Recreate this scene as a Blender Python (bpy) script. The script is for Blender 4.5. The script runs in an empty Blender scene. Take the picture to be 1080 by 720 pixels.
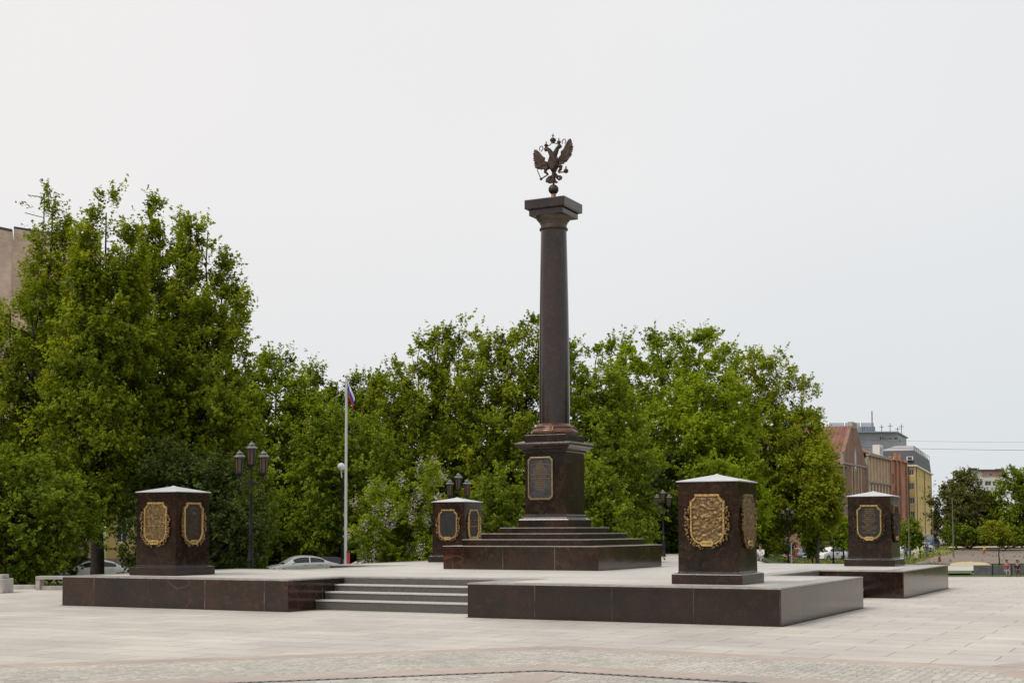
import bpy, math, random
import numpy as np
from mathutils import Vector, Matrix, noise

random.seed(7); RNG = np.random.default_rng(11)
scene = bpy.context.scene
COL = scene.collection
rad = math.radians

# ------------------------------------------------------------------ camera
CAM = np.array([7.2263, -25.3489, 1.8185])
YAW, PITCH, ROLL, FPX, PY = 0.469345, 0.0643712, -0.00280944, 1451.54, 464.936
cyw, syw = math.cos(YAW), math.sin(YAW)
FWD = np.array([-syw*math.cos(PITCH), cyw*math.cos(PITCH), math.sin(PITCH)])
RT0 = np.array([cyw, syw, 0.0]); UP0 = np.cross(RT0, FWD)
RT = RT0*math.cos(ROLL)+UP0*math.sin(ROLL); UPV = -RT0*math.sin(ROLL)+UP0*math.cos(ROLL)
FH = np.array([-syw, cyw, 0.0])

def spot(bx, by, d):
    """world point seen at bearing (bx, by) of the survey photograph, at ground distance d"""
    D = FWD*FPX + RT*(bx-540) - UPV*(by-PY)
    return CAM + D*(d/float(D@FH))
def ground_pt(bx, d, z):
    a = spot(bx, 558, d); return (float(a[0]), float(a[1]), z)
def on_plane(bx, by, z=0.0):
    D = FWD*FPX + RT*(bx-540) - UPV*(by-PY)
    return CAM + D*((z-CAM[2])/D[2])

# ------------------------------------------------------------------ materials
def new_mat(name):
    m = bpy.data.materials.new(name); m.use_nodes = True
    nt = m.node_tree; nt.nodes.clear()
    out = nt.nodes.new('ShaderNodeOutputMaterial'); b = nt.nodes.new('ShaderNodeBsdfPrincipled')
    nt.links.new(b.outputs[0], out.inputs[0])
    return m, nt, b
def N(nt, t, **kw):
    n = nt.nodes.new(t)
    for k, v in kw.items():
        if k in n.inputs: n.inputs[k].default_value = v
        else: setattr(n, k, v)
    return n
def ramp(nt, fac, stops, interp='LINEAR'):
    r = nt.nodes.new('ShaderNodeValToRGB'); r.color_ramp.interpolation = interp
    e = r.color_ramp.elements
    e[0].position, e[0].color = stops[0][0], (*stops[0][1], 1)
    e[1].position, e[1].color = stops[-1][0], (*stops[-1][1], 1)
    for p, c in stops[1:-1]:
        x = e.new(p); x.color = (*c, 1)
    nt.links.new(fac, r.inputs[0]); return r.outputs[0]
def mixc(nt, fac, a, b, mode='MIX'):
    m = nt.nodes.new('ShaderNodeMix'); m.data_type = 'RGBA'; m.blend_type = mode
    for s, v in ((m.inputs[0], fac), (m.inputs[6], a), (m.inputs[7], b)):
        if isinstance(v, (int, float)): s.default_value = v
        elif isinstance(v, tuple): s.default_value = (*v, 1) if len(v) == 3 else v
        else: nt.links.new(v, s)
    return m.outputs[2]
def math_(nt, op, a, b=None, c=None):
    m = nt.nodes.new('ShaderNodeMath'); m.operation = op
    for i, v in enumerate((a, b, c)):
        if v is None: continue
        if isinstance(v, (int, float)): m.inputs[i].default_value = v
        else: nt.links.new(v, m.inputs[i])
    return m.outputs[0]
def coords(nt, scale=None):
    g = nt.nodes.new('ShaderNodeNewGeometry')
    return g.outputs['Position']
def objco(nt):
    return nt.nodes.new('ShaderNodeTexCoord').outputs['Object']
def noise_(nt, vec, scale, detail=4, rough=.55, dist=0):
    n = N(nt, 'ShaderNodeTexNoise'); n.inputs['Scale'].default_value = scale
    n.inputs['Detail'].default_value = detail; n.inputs['Roughness'].default_value = rough
    n.inputs['Distortion'].default_value = dist
    if vec is not None: nt.links.new(vec, n.inputs['Vector'])
    return n.outputs['Fac']
def bump_(nt, b, h, strength=.3, dist=.02):
    n = nt.nodes.new('ShaderNodeBump'); n.inputs['Strength'].default_value = strength
    n.inputs['Distance'].default_value = dist
    nt.links.new(h, n.inputs['Height']); nt.links.new(n.outputs[0], b.inputs['Normal'])

def simple(name, col, rough=.6, metal=0, var=.15, scale=3.0, bump=0.0, spec=None):
    m, nt, b = new_mat(name)
    v = objco(nt); f = noise_(nt, v, scale, 5)
    lo = tuple(c*(1-var) for c in col); hi = tuple(min(1, c*(1+var)) for c in col)
    nt.links.new(ramp(nt, f, [(.3, lo), (.7, hi)]), b.inputs['Base Color'])
    b.inputs['Roughness'].default_value = rough; b.inputs['Metallic'].default_value = metal
    if spec is not None: b.inputs['Specular IOR Level'].default_value = spec
    if bump: bump_(nt, b, noise_(nt, v, scale*6, 5), bump, .01)
    return m

def granite(name, joints=True, pitch=1.68, offs=(0.0, 0.0), dark=1.0, rough=.10, veins=True):
    m, nt, b = new_mat(name)
    g = nt.nodes.new('ShaderNodeNewGeometry'); pos = g.outputs['Position']
    sep = nt.nodes.new('ShaderNodeSeparateXYZ'); nt.links.new(pos, sep.inputs[0])
    sn = nt.nodes.new('ShaderNodeSeparateXYZ'); nt.links.new(g.outputs['True Normal'], sn.inputs[0])
    facx = math_(nt, 'GREATER_THAN', math_(nt, 'ABSOLUTE', sn.outputs[1]), .5)       # wall facing y: run along x
    ux = math_(nt, 'ADD', sep.outputs[0], offs[0]); uy = math_(nt, 'ADD', sep.outputs[1], offs[1])
    u = math_(nt, 'ADD', math_(nt, 'MULTIPLY', ux, facx), math_(nt, 'MULTIPLY', uy, math_(nt, 'SUBTRACT', 1.0, facx)))
    big = noise_(nt, pos, 1.3, 6, .6, .4); fine = noise_(nt, pos, 55, 3, .6); mid = noise_(nt, pos, 7, 5, .65, .8)
    base = ramp(nt, big, [(.32, (.012*dark, .0065*dark, .005*dark)), (.5, (.024*dark, .0122*dark, .0083*dark)), (.72, (.043*dark, .020*dark, .0125*dark))])
    spk = ramp(nt, fine, [(.4, (.45, .45, .45)), (.55, (1, 1, 1)), (.75, (1.9, 1.7, 1.6))])
    col = mixc(nt, .8, base, spk, 'MULTIPLY')
    col = mixc(nt, ramp(nt, mid, [(.52, (0, 0, 0)), (.75, (.8, .8, .8))]), col, (.062*dark, .031*dark, .019*dark))
    if veins:
        vn = noise_(nt, pos, .55, 3, .5, 1.2)
        vf = ramp(nt, vn, [(.484, (0, 0, 0)), (.496, (1, 1, 1)), (.504, (1, 1, 1)), (.52, (0, 0, 0))])
        vm = ramp(nt, noise_(nt, pos, .33, 2), [(.55, (0, 0, 0)), (.61, (.6, .6, .6))])
        col = mixc(nt, math_(nt, 'MULTIPLY', vf, vm), col, (.10, .045, .028))
    rg = ramp(nt, mid, [(.3, (rough*.8,)*3), (.7, (rough*1.6,)*3)])
    if joints:
        fr = math_(nt, 'FRACT', math_(nt, 'DIVIDE', u, pitch))
        dd = math_(nt, 'MINIMUM', fr, math_(nt, 'SUBTRACT', 1.0, fr))
        vert = math_(nt, 'LESS_THAN', math_(nt, 'ABSOLUTE', sn.outputs[2]), .5)
        jm = math_(nt, 'MULTIPLY', math_(nt, 'LESS_THAN', dd, .0036), vert)
        # mortar colour changes along the joint: pale lime in places, nearly closed in others
        cell = math_(nt, 'ROUND', math_(nt, 'DIVIDE', u, pitch))
        cmb = nt.nodes.new('ShaderNodeCombineXYZ'); nt.links.new(cell, cmb.inputs[0]); nt.links.new(math_(nt, 'MULTIPLY', sep.outputs[2], 1.3), cmb.inputs[2])
        jn = noise_(nt, cmb.outputs[0], 1.7, 2)
        jc = ramp(nt, jn, [(.42, (.035, .026, .022)), (.66, (.22, .18, .14))])
        col = mixc(nt, jm, col, jc)
        tone = ramp(nt, N_white(nt, math_(nt, 'FLOOR', math_(nt, 'DIVIDE', u, pitch))), [(0, (.62, .62, .62)), (1, (1.45, 1.38, 1.3))])
        col = mixc(nt, vert, col, mixc(nt, 1.0, col, tone, 'MULTIPLY'))
    # rain dust near the foot
    nt.links.new(col, b.inputs['Base Color']); nt.links.new(rg, b.inputs['Roughness'])
    b.inputs['IOR'].default_value = 1.5
    bump_(nt, b, noise_(nt, pos, 2.2, 3), .06, .03)
    return m
def N_white(nt, v):
    w = nt.nodes.new('ShaderNodeTexWhiteNoise'); w.noise_dimensions = '1D'
    nt.links.new(v, w.inputs['W']); return w.outputs['Value']

def paving(name, bw, bh, c1, c2, cm, mortar=.012, rot=0.0, stain=.5, bump=.15, off=.5, sq=1.0):
    m, nt, b = new_mat(name)
    pos = coords(nt)
    mp = nt.nodes.new('ShaderNodeMapping'); mp.inputs['Rotation'].default_value = (0, 0, rot)
    nt.links.new(pos, mp.inputs[0])
    br = nt.nodes.new('ShaderNodeTexBrick')
    br.inputs['Scale'].default_value = 1; br.inputs['Brick Width'].default_value = bw; br.inputs['Row Height'].default_value = bh
    br.inputs['Mortar Size'].default_value = mortar; br.inputs['Mortar Smooth'].default_value = .3; br.offset = off
    br.inputs['Color1'].default_value = (*c1, 1); br.inputs['Color2'].default_value = (*c2, 1); br.inputs['Mortar'].default_value = (*cm, 1)
    nt.links.new(mp.outputs[0], br.inputs['Vector'])
    n1 = noise_(nt, pos, .35, 5, .6); n2 = noise_(nt, pos, 9, 5, .6); n3 = noise_(nt, pos, 60, 3, .6)
    col = mixc(nt, 1.0, br.outputs['Color'], ramp(nt, n1, [(.3, (1-.28*stain,)*3), (.7, (1+.10*stain, 1+.09*stain, 1+.06*stain))]), 'MULTIPLY')
    col = mixc(nt, .8, col, ramp(nt, n2, [(.3, (.9, .895, .885)), (.7, (1.07, 1.07, 1.07))]), 'MULTIPLY')
    col = mixc(nt, .7, col, ramp(nt, n3, [(.3, (.88, .88, .88)), (.7, (1.1, 1.1, 1.1))]), 'MULTIPLY')
    vo = nt.nodes.new('ShaderNodeTexVoronoi'); vo.inputs['Scale'].default_value = 1.1; nt.links.new(pos, vo.inputs['Vector'])
    col = mixc(nt, ramp(nt, vo.outputs['Distance'], [(.030, (.5*stain,)*3), (.045, (0, 0, 0))]), col, (.16, .145, .125))
    n4 = noise_(nt, pos, 1.4, 6, .7, 1.0)
    col = mixc(nt, ramp(nt, n4, [(.60, (0, 0, 0)), (.74, (.5*stain,)*3)]), col, (.33, .30, .265))
    nt.links.new(col, b.inputs['Base Color'])
    nt.links.new(ramp(nt, n1, [(.3, (.5,)*3), (.7, (.72,)*3)]), b.inputs['Roughness'])
    h = math_(nt, 'ADD', math_(nt, 'MULTIPLY', br.outputs['Fac'], -1.0), math_(nt, 'MULTIPLY', n3, .25))
    bump_(nt, b, h, bump, .01)
    return m

def foliage(name, dark, light, trans=.3, warm=None):
    m = bpy.data.materials.new(name); m.use_nodes = True; nt = m.node_tree; nt.nodes.clear()
    out = nt.nodes.new('ShaderNodeOutputMaterial')
    at = nt.nodes.new('ShaderNodeAttribute'); at.attribute_name = 'leaf_tone'
    s = nt.nodes.new('ShaderNodeSeparateColor'); nt.links.new(at.outputs['Color'], s.inputs[0])
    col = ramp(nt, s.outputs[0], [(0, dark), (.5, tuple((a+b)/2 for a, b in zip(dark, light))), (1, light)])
    if warm: col = mixc(nt, s.outputs[1], col, warm)
    b = nt.nodes.new('ShaderNodeBsdfPrincipled'); nt.links.new(col, b.inputs['Base Color'])
    b.inputs['Roughness'].default_value = .55; b.inputs['Specular IOR Level'].default_value = .12
    t = nt.nodes.new('ShaderNodeBsdfTranslucent')
    nt.links.new(mixc(nt, 1.0, col, (1.5, 1.5, .45), 'MULTIPLY'), t.inputs[0])
    mx = nt.nodes.new('ShaderNodeMixShader'); mx.inputs[0].default_value = trans
    nt.links.new(b.outputs[0], mx.inputs[1]); nt.links.new(t.outputs[0], mx.inputs[2]); nt.links.new(mx.outputs[0], out.inputs[0])
    return m

M = {}
M['plinth'] = granite('polished_brown_granite', True, 1.70, (0.02, 0.35))
M['plain'] = granite('polished_brown_granite_plain', False, rough=.12, veins=False)
M['shaft'] = granite('column_granite', False, veins=False, dark=1.0, rough=.07)
M['slab'] = paving('pale_slab_paving', 1.5, .75, (.55, .508, .46), (.485, .447, .405), (.21, .185, .16), .012, 0, .8)
M['top'] = paving('terrace_top_paving', 1.2, .6, (.56, .53, .485), (.50, .475, .435), (.27, .25, .22), .01, 0, .7)
M['coping'] = simple('grey_granite_coping', (.33, .30, .275), .33, 0, .25, 6, .05)
def cobbles():
    m, nt, b = new_mat('small_cobble_paving'); pos = coords(nt)
    w = nt.nodes.new('ShaderNodeTexVoronoi'); w.voronoi_dimensions = '2D'; w.feature = 'DISTANCE_TO_EDGE'; w.inputs['Scale'].default_value = 8.5; w.inputs['Randomness'].default_value = .55
    c = nt.nodes.new('ShaderNodeTexVoronoi'); c.voronoi_dimensions = '2D'; c.inputs['Scale'].default_value = 8.5; c.inputs['Randomness'].default_value = .55
    nt.links.new(pos, w.inputs['Vector']); nt.links.new(pos, c.inputs['Vector'])
    sc_ = nt.nodes.new('ShaderNodeSeparateColor'); nt.links.new(c.outputs['Color'], sc_.inputs[0])
    st = ramp(nt, sc_.outputs[0], [(0, (.38, .35, .305)), (.5, (.475, .44, .39)), (1, (.55, .51, .455))])
    edge = ramp(nt, w.outputs['Distance'], [(.02, (0, 0, 0)), (.10, (1, 1, 1))])
    col = mixc(nt, edge, (.27, .245, .21), st)
    col = mixc(nt, 1.0, col, ramp(nt, noise_(nt, pos, .5, 5, .6), [(.3, (.8, .8, .8)), (.7, (1.08, 1.07, 1.05))]), 'MULTIPLY')
    nt.links.new(col, b.inputs['Base Color']); b.inputs['Roughness'].default_value = .65
    bump_(nt, b, edge, .5, .012); return m
M['cobble'] = cobbles()
M['_unused'] = paving('small_cobble_paving', .13, .11, (.49, .455, .405), (.41, .38, .335), (.24, .22, .19), .012, .6, .4, .35)
M['pink'] = paving('pinkish_band_paving', .6, .9, (.46, .375, .32), (.40, .325, .28), (.26, .215, .185), .01, .35, .6)
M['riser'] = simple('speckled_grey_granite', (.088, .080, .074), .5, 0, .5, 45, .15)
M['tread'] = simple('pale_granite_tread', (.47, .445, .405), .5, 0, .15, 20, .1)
M['capstone'] = simple('pale_metal_cap', (.56, .56, .57), .38, .25, .12, 4)
M['gold'] = simple('gilded_bronze', (.50, .335, .135), .38, 1, .55, 22, .5)
M['brightgold'] = simple('bright_gold', (.72, .50, .20), .35, .9, .15, 9)
M['bronze'] = simple('aged_bronze', (.205, .14, .068), .45, 1, .6, 22, .6)
M['darkbronze'] = simple('dark_bronze', (.060, .045, .033), .45, .85, .4, 12, .4)
M['blackplaque'] = simple('dark_plaque', (.035, .033, .033), .4, .5, .3, 12, .15)
M['copper'] = simple('brown_copper', (.13, .065, .045), .32, .55, .4, 3, .1)
M['iron'] = simple('black_cast_iron', (.010, .010, .011), .5, 0, .3, 8, .15, .25)
M['lampmetal'] = simple('lamp_hood_metal', (.20, .20, .20), .38, .7, .25, 8)
M['lampglass'] = simple('amber_lamp_glass', (.075, .05, .03), .25, 0, .35, 6)
M['globe'] = simple('white_globe', (.62, .68, .70), .25, 0, .05, 3)
M['pole'] = simple('pale_grey_pole', (.50, .50, .49), .45, .1, .08, 2)
M['greypole'] = simple('grey_utility_pole', (.13, .125, .115), .7, 0, .2, 2)
M['concrete'] = simple('weathered_concrete', (.40, .365, .335), .8, 0, .2, 4, .3)
M['panel'] = simple('grey_wall_panel', (.115, .115, .12), .75, 0, .3, 2.5, .2)
M['bark'] = simple('tree_bark', (.032, .024, .018), .9, 0, .4, 9, .8)
M['palebark'] = simple('pale_tree_bark', (.10, .085, .062), .9, 0, .35, 7, .8)
M['rubber'] = simple('tyre_rubber', (.015, .015, .016), .8, 0, .2, 5)
M['alloy'] = simple('wheel_alloy', (.45, .45, .46), .35, .8, .15, 5)
M['carglass'] = simple('car_glass', (.018, .022, .025), .05, 0, .1, 2)
M['chrome'] = simple('head_lamp_glass', (.62, .62, .60), .15, .4, .05, 5)
M['redlamp'] = simple('tail_lamp_red', (.30, .015, .012), .2, 0, .1, 5)
M['windowglass'] = simple('window_glass', (.045, .055, .065), .08, 0, .4, .6)
M['whiteframe'] = simple('white_window_frame', (.72, .71, .68), .5, 0, .06, 3)
M['asphalt'] = simple('asphalt', (.16, .155, .15), .9, 0, .2, .5, .3)
M['dirt'] = simple('bare_earth', (.20, .155, .125), .95, 0, .22, .12, .4)
M['sand'] = simple('yellow_sand', (.50, .42, .25), .95, 0, .15, .8, .5)

def car_paint(name, c, metal=.3):
    m, nt, b = new_mat(name); v = objco(nt)
    nt.links.new(ramp(nt, noise_(nt, v, 1.3, 4), [(.3, tuple(x*.9 for x in c)), (.7, c)]), b.inputs['Base Color'])
    b.inputs['Roughness'].default_value = .28; b.inputs['Metallic'].default_value = metal
    b.inputs['Coat Weight'].default_value = .7; b.inputs['Coat Roughness'].default_value = .06
    return m

def ground_mat():
    m, nt, b = new_mat('park_ground'); pos = coords(nt)
    n1 = noise_(nt, pos, .05, 5, .6, .5); n2 = noise_(nt, pos, 2.5, 5, .7)
    g = ramp(nt, n2, [(.3, (.045, .075, .018)), (.55, (.085, .12, .028)), (.8, (.16, .17, .055))])
    d = ramp(nt, n2, [(.3, (.17, .14, .10)), (.7, (.27, .225, .155))])
    col = mixc(nt, ramp(nt, n1, [(.52, (0, 0, 0)), (.6, (1, 1, 1))]), g, d)
    nt.links.new(col, b.inputs['Base Color']); b.inputs['Roughness'].default_value = .95
    bump_(nt, b, n2, .8, .1); return m
M['ground'] = ground_mat()
M['grass'] = simple('meadow_grass', (.15, .165, .035), .95, 0, .45, .5, .8)
M['grassdark'] = simple('mown_grass', (.085, .13, .025), .95, 0, .4, .8, .8)

def brick_mat(name, c1, c2, cm, scale=1.0):
    m, nt, b = new_mat(name)
    br = nt.nodes.new('ShaderNodeTexBrick'); br.inputs['Scale'].default_value = scale
    br.inputs['Brick Width'].default_value = .5; br.inputs['Row Height'].default_value = .16; br.inputs['Mortar Size'].default_value = .016
    br.inputs['Color1'].default_value = (*c1, 1); br.inputs['Color2'].default_value = (*c2, 1); br.inputs['Mortar'].default_value = (*cm, 1)
    g = nt.nodes.new('ShaderNodeNewGeometry'); sp = nt.nodes.new('ShaderNodeSeparateXYZ'); nt.links.new(g.outputs['Position'], sp.inputs[0])
    cb = nt.nodes.new('ShaderNodeCombineXYZ'); nt.links.new(math_(nt, 'ADD', sp.outputs[0], sp.outputs[1]), cb.inputs[0]); nt.links.new(sp.outputs[2], cb.inputs[1])
    nt.links.new(cb.outputs[0], br.inputs['Vector'])
    st = noise_(nt, g.outputs['Position'], .4, 6, .65)
    col = mixc(nt, 1.0, br.outputs['Color'], ramp(nt, st, [(.25, (.6, .6, .6)), (.75, (1.25, 1.22, 1.18))]), 'MULTIPLY')
    nt.links.new(col, b.inputs['Base Color']); b.inputs['Roughness'].default_value = .85
    return m
M['redbrick'] = brick_mat('red_brick', (.46, .20, .115), (.37, .15, .09), (.40, .28, .21))
M['brownbrick'] = brick_mat('brown_brick', (.27, .135, .09), (.20, .10, .07), (.28, .2, .155))
M['pinkbrick'] = brick_mat('pale_pink_brick', (.74, .54, .43), (.66, .47, .37), (.62, .5, .42))
M['yellow'] = simple('yellow_render', (.62, .45, .17), .85, 0, .1, .5, .15)
M['cream'] = simple('cream_render', (.54, .40, .27), .85, 0, .14, .8, .15)
M['stone'] = simple('grey_stone_trim', (.30, .265, .22), .85, 0, .2, 1.5, .2)
M['whitewall'] = simple('white_render', (.62, .62, .60), .8, 0, .08, .6)
M['pinkwall'] = simple('pink_render', (.50, .30, .25), .8, 0, .15, .6)
M['greyclad'] = simple('grey_cladding', (.26, .27, .29), .5, .3, .1, .8)
M['mansard'] = simple('dark_slate_roof', (.055, .055, .062), .6, 0, .2, 1.5)
M['paleroof'] = simple('pale_metal_roof', (.36, .34, .335), .45, .3, .12, .8)
M['glassroof'] = simple('blue_grey_glass', (.20, .25, .30), .15, .5, .2, .4)
def metal_roof():
    m, nt, b = new_mat('rusty_red_metal_roof'); v = nt.nodes.new('ShaderNodeTexCoord').outputs['Generated']
    w = N(nt, 'ShaderNodeTexWave', Scale=7.0, Distortion=.3); nt.links.new(v, w.inputs['Vector'])
    n = noise_(nt, coords(nt), .6, 6, .7)
    col = mixc(nt, .5, ramp(nt, n, [(.3, (.12, .045, .032)), (.7, (.27, .115, .075))]), ramp(nt, w.outputs['Fac'], [(0, (.5, .5, .5)), (.25, (1, 1, 1)), (1, (1.15, 1.1, 1.1))]), 'MULTIPLY')
    nt.links.new(col, b.inputs['Base Color']); b.inputs['Roughness'].default_value = .6; b.inputs['Metallic'].default_value = .2
    return m
M['rustroof'] = metal_roof()

def flag_mat():
    m, nt, b = new_mat('tricolour_cloth')
    at = nt.nodes.new('ShaderNodeAttribute'); at.attribute_name = 'stripe'
    s = nt.nodes.new('ShaderNodeSeparateColor'); nt.links.new(at.outputs['Color'], s.inputs[0])
    c = ramp(nt, s.outputs[0], [(0, (.55, .02, .02)), (.34, (.02, .06, .36)), (.67, (.7, .7, .72))], 'CONSTANT')
    nt.links.new(c, b.inputs['Base Color']); b.inputs['Roughness'].default_value = .8; return m
M['flag'] = flag_mat()

# ------------------------------------------------------------------ mesh helpers
class MB:
    def __init__(s): s.v = []; s.f = []
    def add(s, vs, fs):
        o = len(s.v); s.v += [tuple(map(float, v)) for v in vs]; s.f += [tuple(i+o for i in f) for f in fs]; return s
    def box(s, x0, x1, y0, y1, z0, z1, T=None):
        v = [(x0,y0,z0),(x1,y0,z0),(x1,y1,z0),(x0,y1,z0),(x0,y0,z1),(x1,y0,z1),(x1,y1,z1),(x0,y1,z1)]
        if T: v = [T(p) for p in v]
        return s.add(v, [(0,3,2,1),(4,5,6,7),(0,1,5,4),(1,2,6,5),(2,3,7,6),(3,0,4,7)])
    def prism(s, pts, z0, z1, caps=True):
        n = len(pts); v = [(p[0],p[1],z0) for p in pts]+[(p[0],p[1],z1) for p in pts]
        f = [(i,(i+1)%n,n+(i+1)%n,n+i) for i in range(n)]
        if caps: f += [tuple(range(n-1,-1,-1)), tuple(range(n,2*n))]
        return s.add(v, f)
    def sqloft(s, cx, cy, prof):
        """square section loft; prof = [(half, z)...]"""
        v = []; f = []
        for h, z in prof: v += [(cx-h,cy-h,z),(cx+h,cy-h,z),(cx+h,cy+h,z),(cx-h,cy+h,z)]
        for k in range(len(prof)-1):
            for i in range(4):
                a = 4*k+i; b_ = 4*k+(i+1)%4; f.append((a,b_,b_+4,a+4))
        f += [(3,2,1,0), tuple(range(4*len(prof)-4,4*len(prof)))]
        return s.add(v, f)
    def lathe(s, c, prof, seg=32, axis=None, caps=True):
        v = []; f = []; n = len(prof)
        for r, z in prof:
            for i in range(seg):
                a = 2*math.pi*i/seg; v.append((c[0]+r*math.cos(a), c[1]+r*math.sin(a), c[2]+z))
        for k in range(n-1):
            for i in range(seg):
                a = k*seg+i; b_ = k*seg+(i+1)%seg; f.append((a,b_,b_+seg,a+seg))
        if caps: f += [tuple(range(seg-1,-1,-1)), tuple(range((n-1)*seg, n*seg))]
        return s.add(v, f)
    def tube(s, pts, radii, seg=8, caps=True):
        pts = [Vector(p) for p in pts]
        if not hasattr(radii, '__len__'): radii = [radii]*len(pts)
        v = []; f = []; t0 = (pts[1]-pts[0]).normalized()
        nrm = t0.orthogonal().normalized()
        for i, p in enumerate(pts):
            t = (pts[min(i+1,len(pts)-1)]-pts[max(i-1,0)])
            t = t.normalized() if t.length > 1e-9 else t0
            nrm = (nrm - t*nrm.dot(t)); nrm = nrm.normalized() if nrm.length > 1e-6 else t.orthogonal().normalized()
            bn = t.cross(nrm)
            for k in range(seg):
                a = 2*math.pi*k/seg; v.append(p + (nrm*math.cos(a)+bn*math.sin(a))*radii[i])
        for i in range(len(pts)-1):
            for k in range(seg):
                a = i*seg+k; b_ = i*seg+(k+1)%seg; f.append((a,b_,b_+seg,a+seg))
        if caps: f += [tuple(range(seg-1,-1,-1)), tuple(range((len(pts)-1)*seg, len(pts)*seg))]
        return s.add(v, f)
    def blob(s, c, r, seg=10, rings=6, T=None):
        if not hasattr(r, '__len__'): r = (r, r, r)
        v = [(c[0],c[1],c[2]-r[2])]; f = []
        for j in range(1, rings):
            ph = math.pi*j/rings
            for i in range(seg):
                a = 2*math.pi*i/seg
                v.append((c[0]+r[0]*math.sin(ph)*math.cos(a), c[1]+r[1]*math.sin(ph)*math.sin(a), c[2]-r[2]*math.cos(ph)))
        v.append((c[0],c[1],c[2]+r[2]))
        for i in range(seg):
            f.append((0, 1+(i+1)%seg, 1+i))
            for j in range(rings-2):
                a = 1+j*seg+i; b_ = 1+j*seg+(i+1)%seg; f.append((a,b_,b_+seg,a+seg))
            f.append((1+(rings-2)*seg+i, 1+(rings-2)*seg+(i+1)%seg, len(v)-1))
        if T: v = [T(p) for p in v]
        return s.add(v, f)
    def build(s, name, mat, parent=None, smooth=False, bevel=0, T=None):
        me = bpy.data.meshes.new(name)
        vs = [T(p) for p in s.v] if T else s.v
        me.from_pydata([tuple(map(float, v)) for v in vs], [], s.f)
        me.update(); me.materials.append(mat)
        if smooth:
            me.polygons.foreach_set('use_smooth', [True]*len(me.polygons))
        o = bpy.data.objects.new(name, me); COL.objects.link(o)
        if parent: o.parent = parent
        if bevel:
            b = o.modifiers.new('bevel', 'BEVEL'); b.width = bevel; b.segments = 2; b.limit_method = 'ANGLE'; b.angle_limit = rad(40)
        if smooth and smooth != 'all':
            try: me.set_sharp_from_angle(angle=rad(38))
            except Exception: pass
        return o

def tag(o, label=None, cat=None, group=None, kind=None):
    if label: o['label'] = label
    if cat: o['category'] = cat
    if group: o['group'] = group
    if kind: o['kind'] = kind
    return o
def thing(name, label, cat, loc=(0,0,0), rz=0, group=None):
    o = bpy.data.objects.new(name, None); COL.objects.link(o); o.empty_display_size = .2
    o.location = loc; o.rotation_euler = (0,0,rz)
    return tag(o, label, cat, group)
def struct(name, mb, mat, **k):
    o = mb.build(name, mat, **k); o['kind'] = 'structure'; return o
def dup_tree(o, parent=None):
    c = o.copy(); COL.objects.link(c)
    if parent: c.parent = parent
    for ch in [x for x in bpy.data.objects if x.parent == o]: dup_tree(ch, c)
    return c
def grid_mesh(name, fn, us, vs, mat, parent=None, smooth=True):
    nu, nv = len(us), len(vs); v = [fn(u, w) for w in vs for u in us]
    f = [(j*nu+i, j*nu+i+1, (j+1)*nu+i+1, (j+1)*nu+i) for j in range(nv-1) for i in range(nu-1)]
    m = MB(); m.add(v, f); return m.build(name, mat, parent, smooth='all' if smooth else False)

# ------------------------------------------------------------------ terrain
def sstep(a, b, x):
    t = min(1, max(0, (x-a)/(b-a))); return t*t*(3-2*t)
def terrain(bx, d):
    """ground height by bearing and distance (metres)"""
    keys = [(56, -1.9), (70, -2.15), (150, -2.15), (176, -2.12), (220, -2.4), (290, .0), (360, 1.0), (3000, 1.5)]
    def interp(ks):
        if d <= ks[0][0]: return ks[0][1]
        for (a, za), (b, zb) in zip(ks, ks[1:]):
            if d <= b: return za+(zb-za)*(d-a)/(b-a)
        return ks[-1][1]
    right = interp(keys)
    left = interp([(46, -1.4), (90, -1.5), (140, -1.2), (3000, 1.5)])
    mid = interp([(60, -.35), (104, -.35), (150, -1.0), (250, -1.5), (400, 1.0), (3000, 1.5)])
    wl = sstep(300, 400, bx); wr = sstep(790, 850, bx)
    z = left*(1-wl)+mid*wl
    return z*(1-wr)+right*wr
TZ = terrain
def base(bx, d): return ground_pt(bx, d, TZ(bx, d))

ds = [-30, 5, 30, 36, 40, 46, 52, 56, 60, 66, 72, 80, 90, 100, 120, 140, 150, 160, 176, 190, 205, 220, 240, 265, 290, 320, 360, 500, 900, 1800, 3200]
bxs = [-9000, -5000, -2500, -1200, -700, -400, -200, -60, 60, 180, 300, 320, 340, 360, 380, 400, 500, 640, 760, 790, 800, 810, 820, 830, 840, 850, 900, 1000, 1100, 1300, 1700, 2400, 4000, 7000, 12000]
def gfn(bx, d):
    if d < 0: p = CAM + FH*d + RT0*((bx-540)/FPX)*30; return (p[0], p[1], -2.3)
    dd = max(d, 5); p = spot(bx, 558, dd)
    z = TZ(bx, dd) if dd >= 40 else -2.3
    return (p[0], p[1], z-.02)
g_ = grid_mesh('ground', gfn, bxs, ds, M['ground']); g_['kind'] = 'structure'

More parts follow.
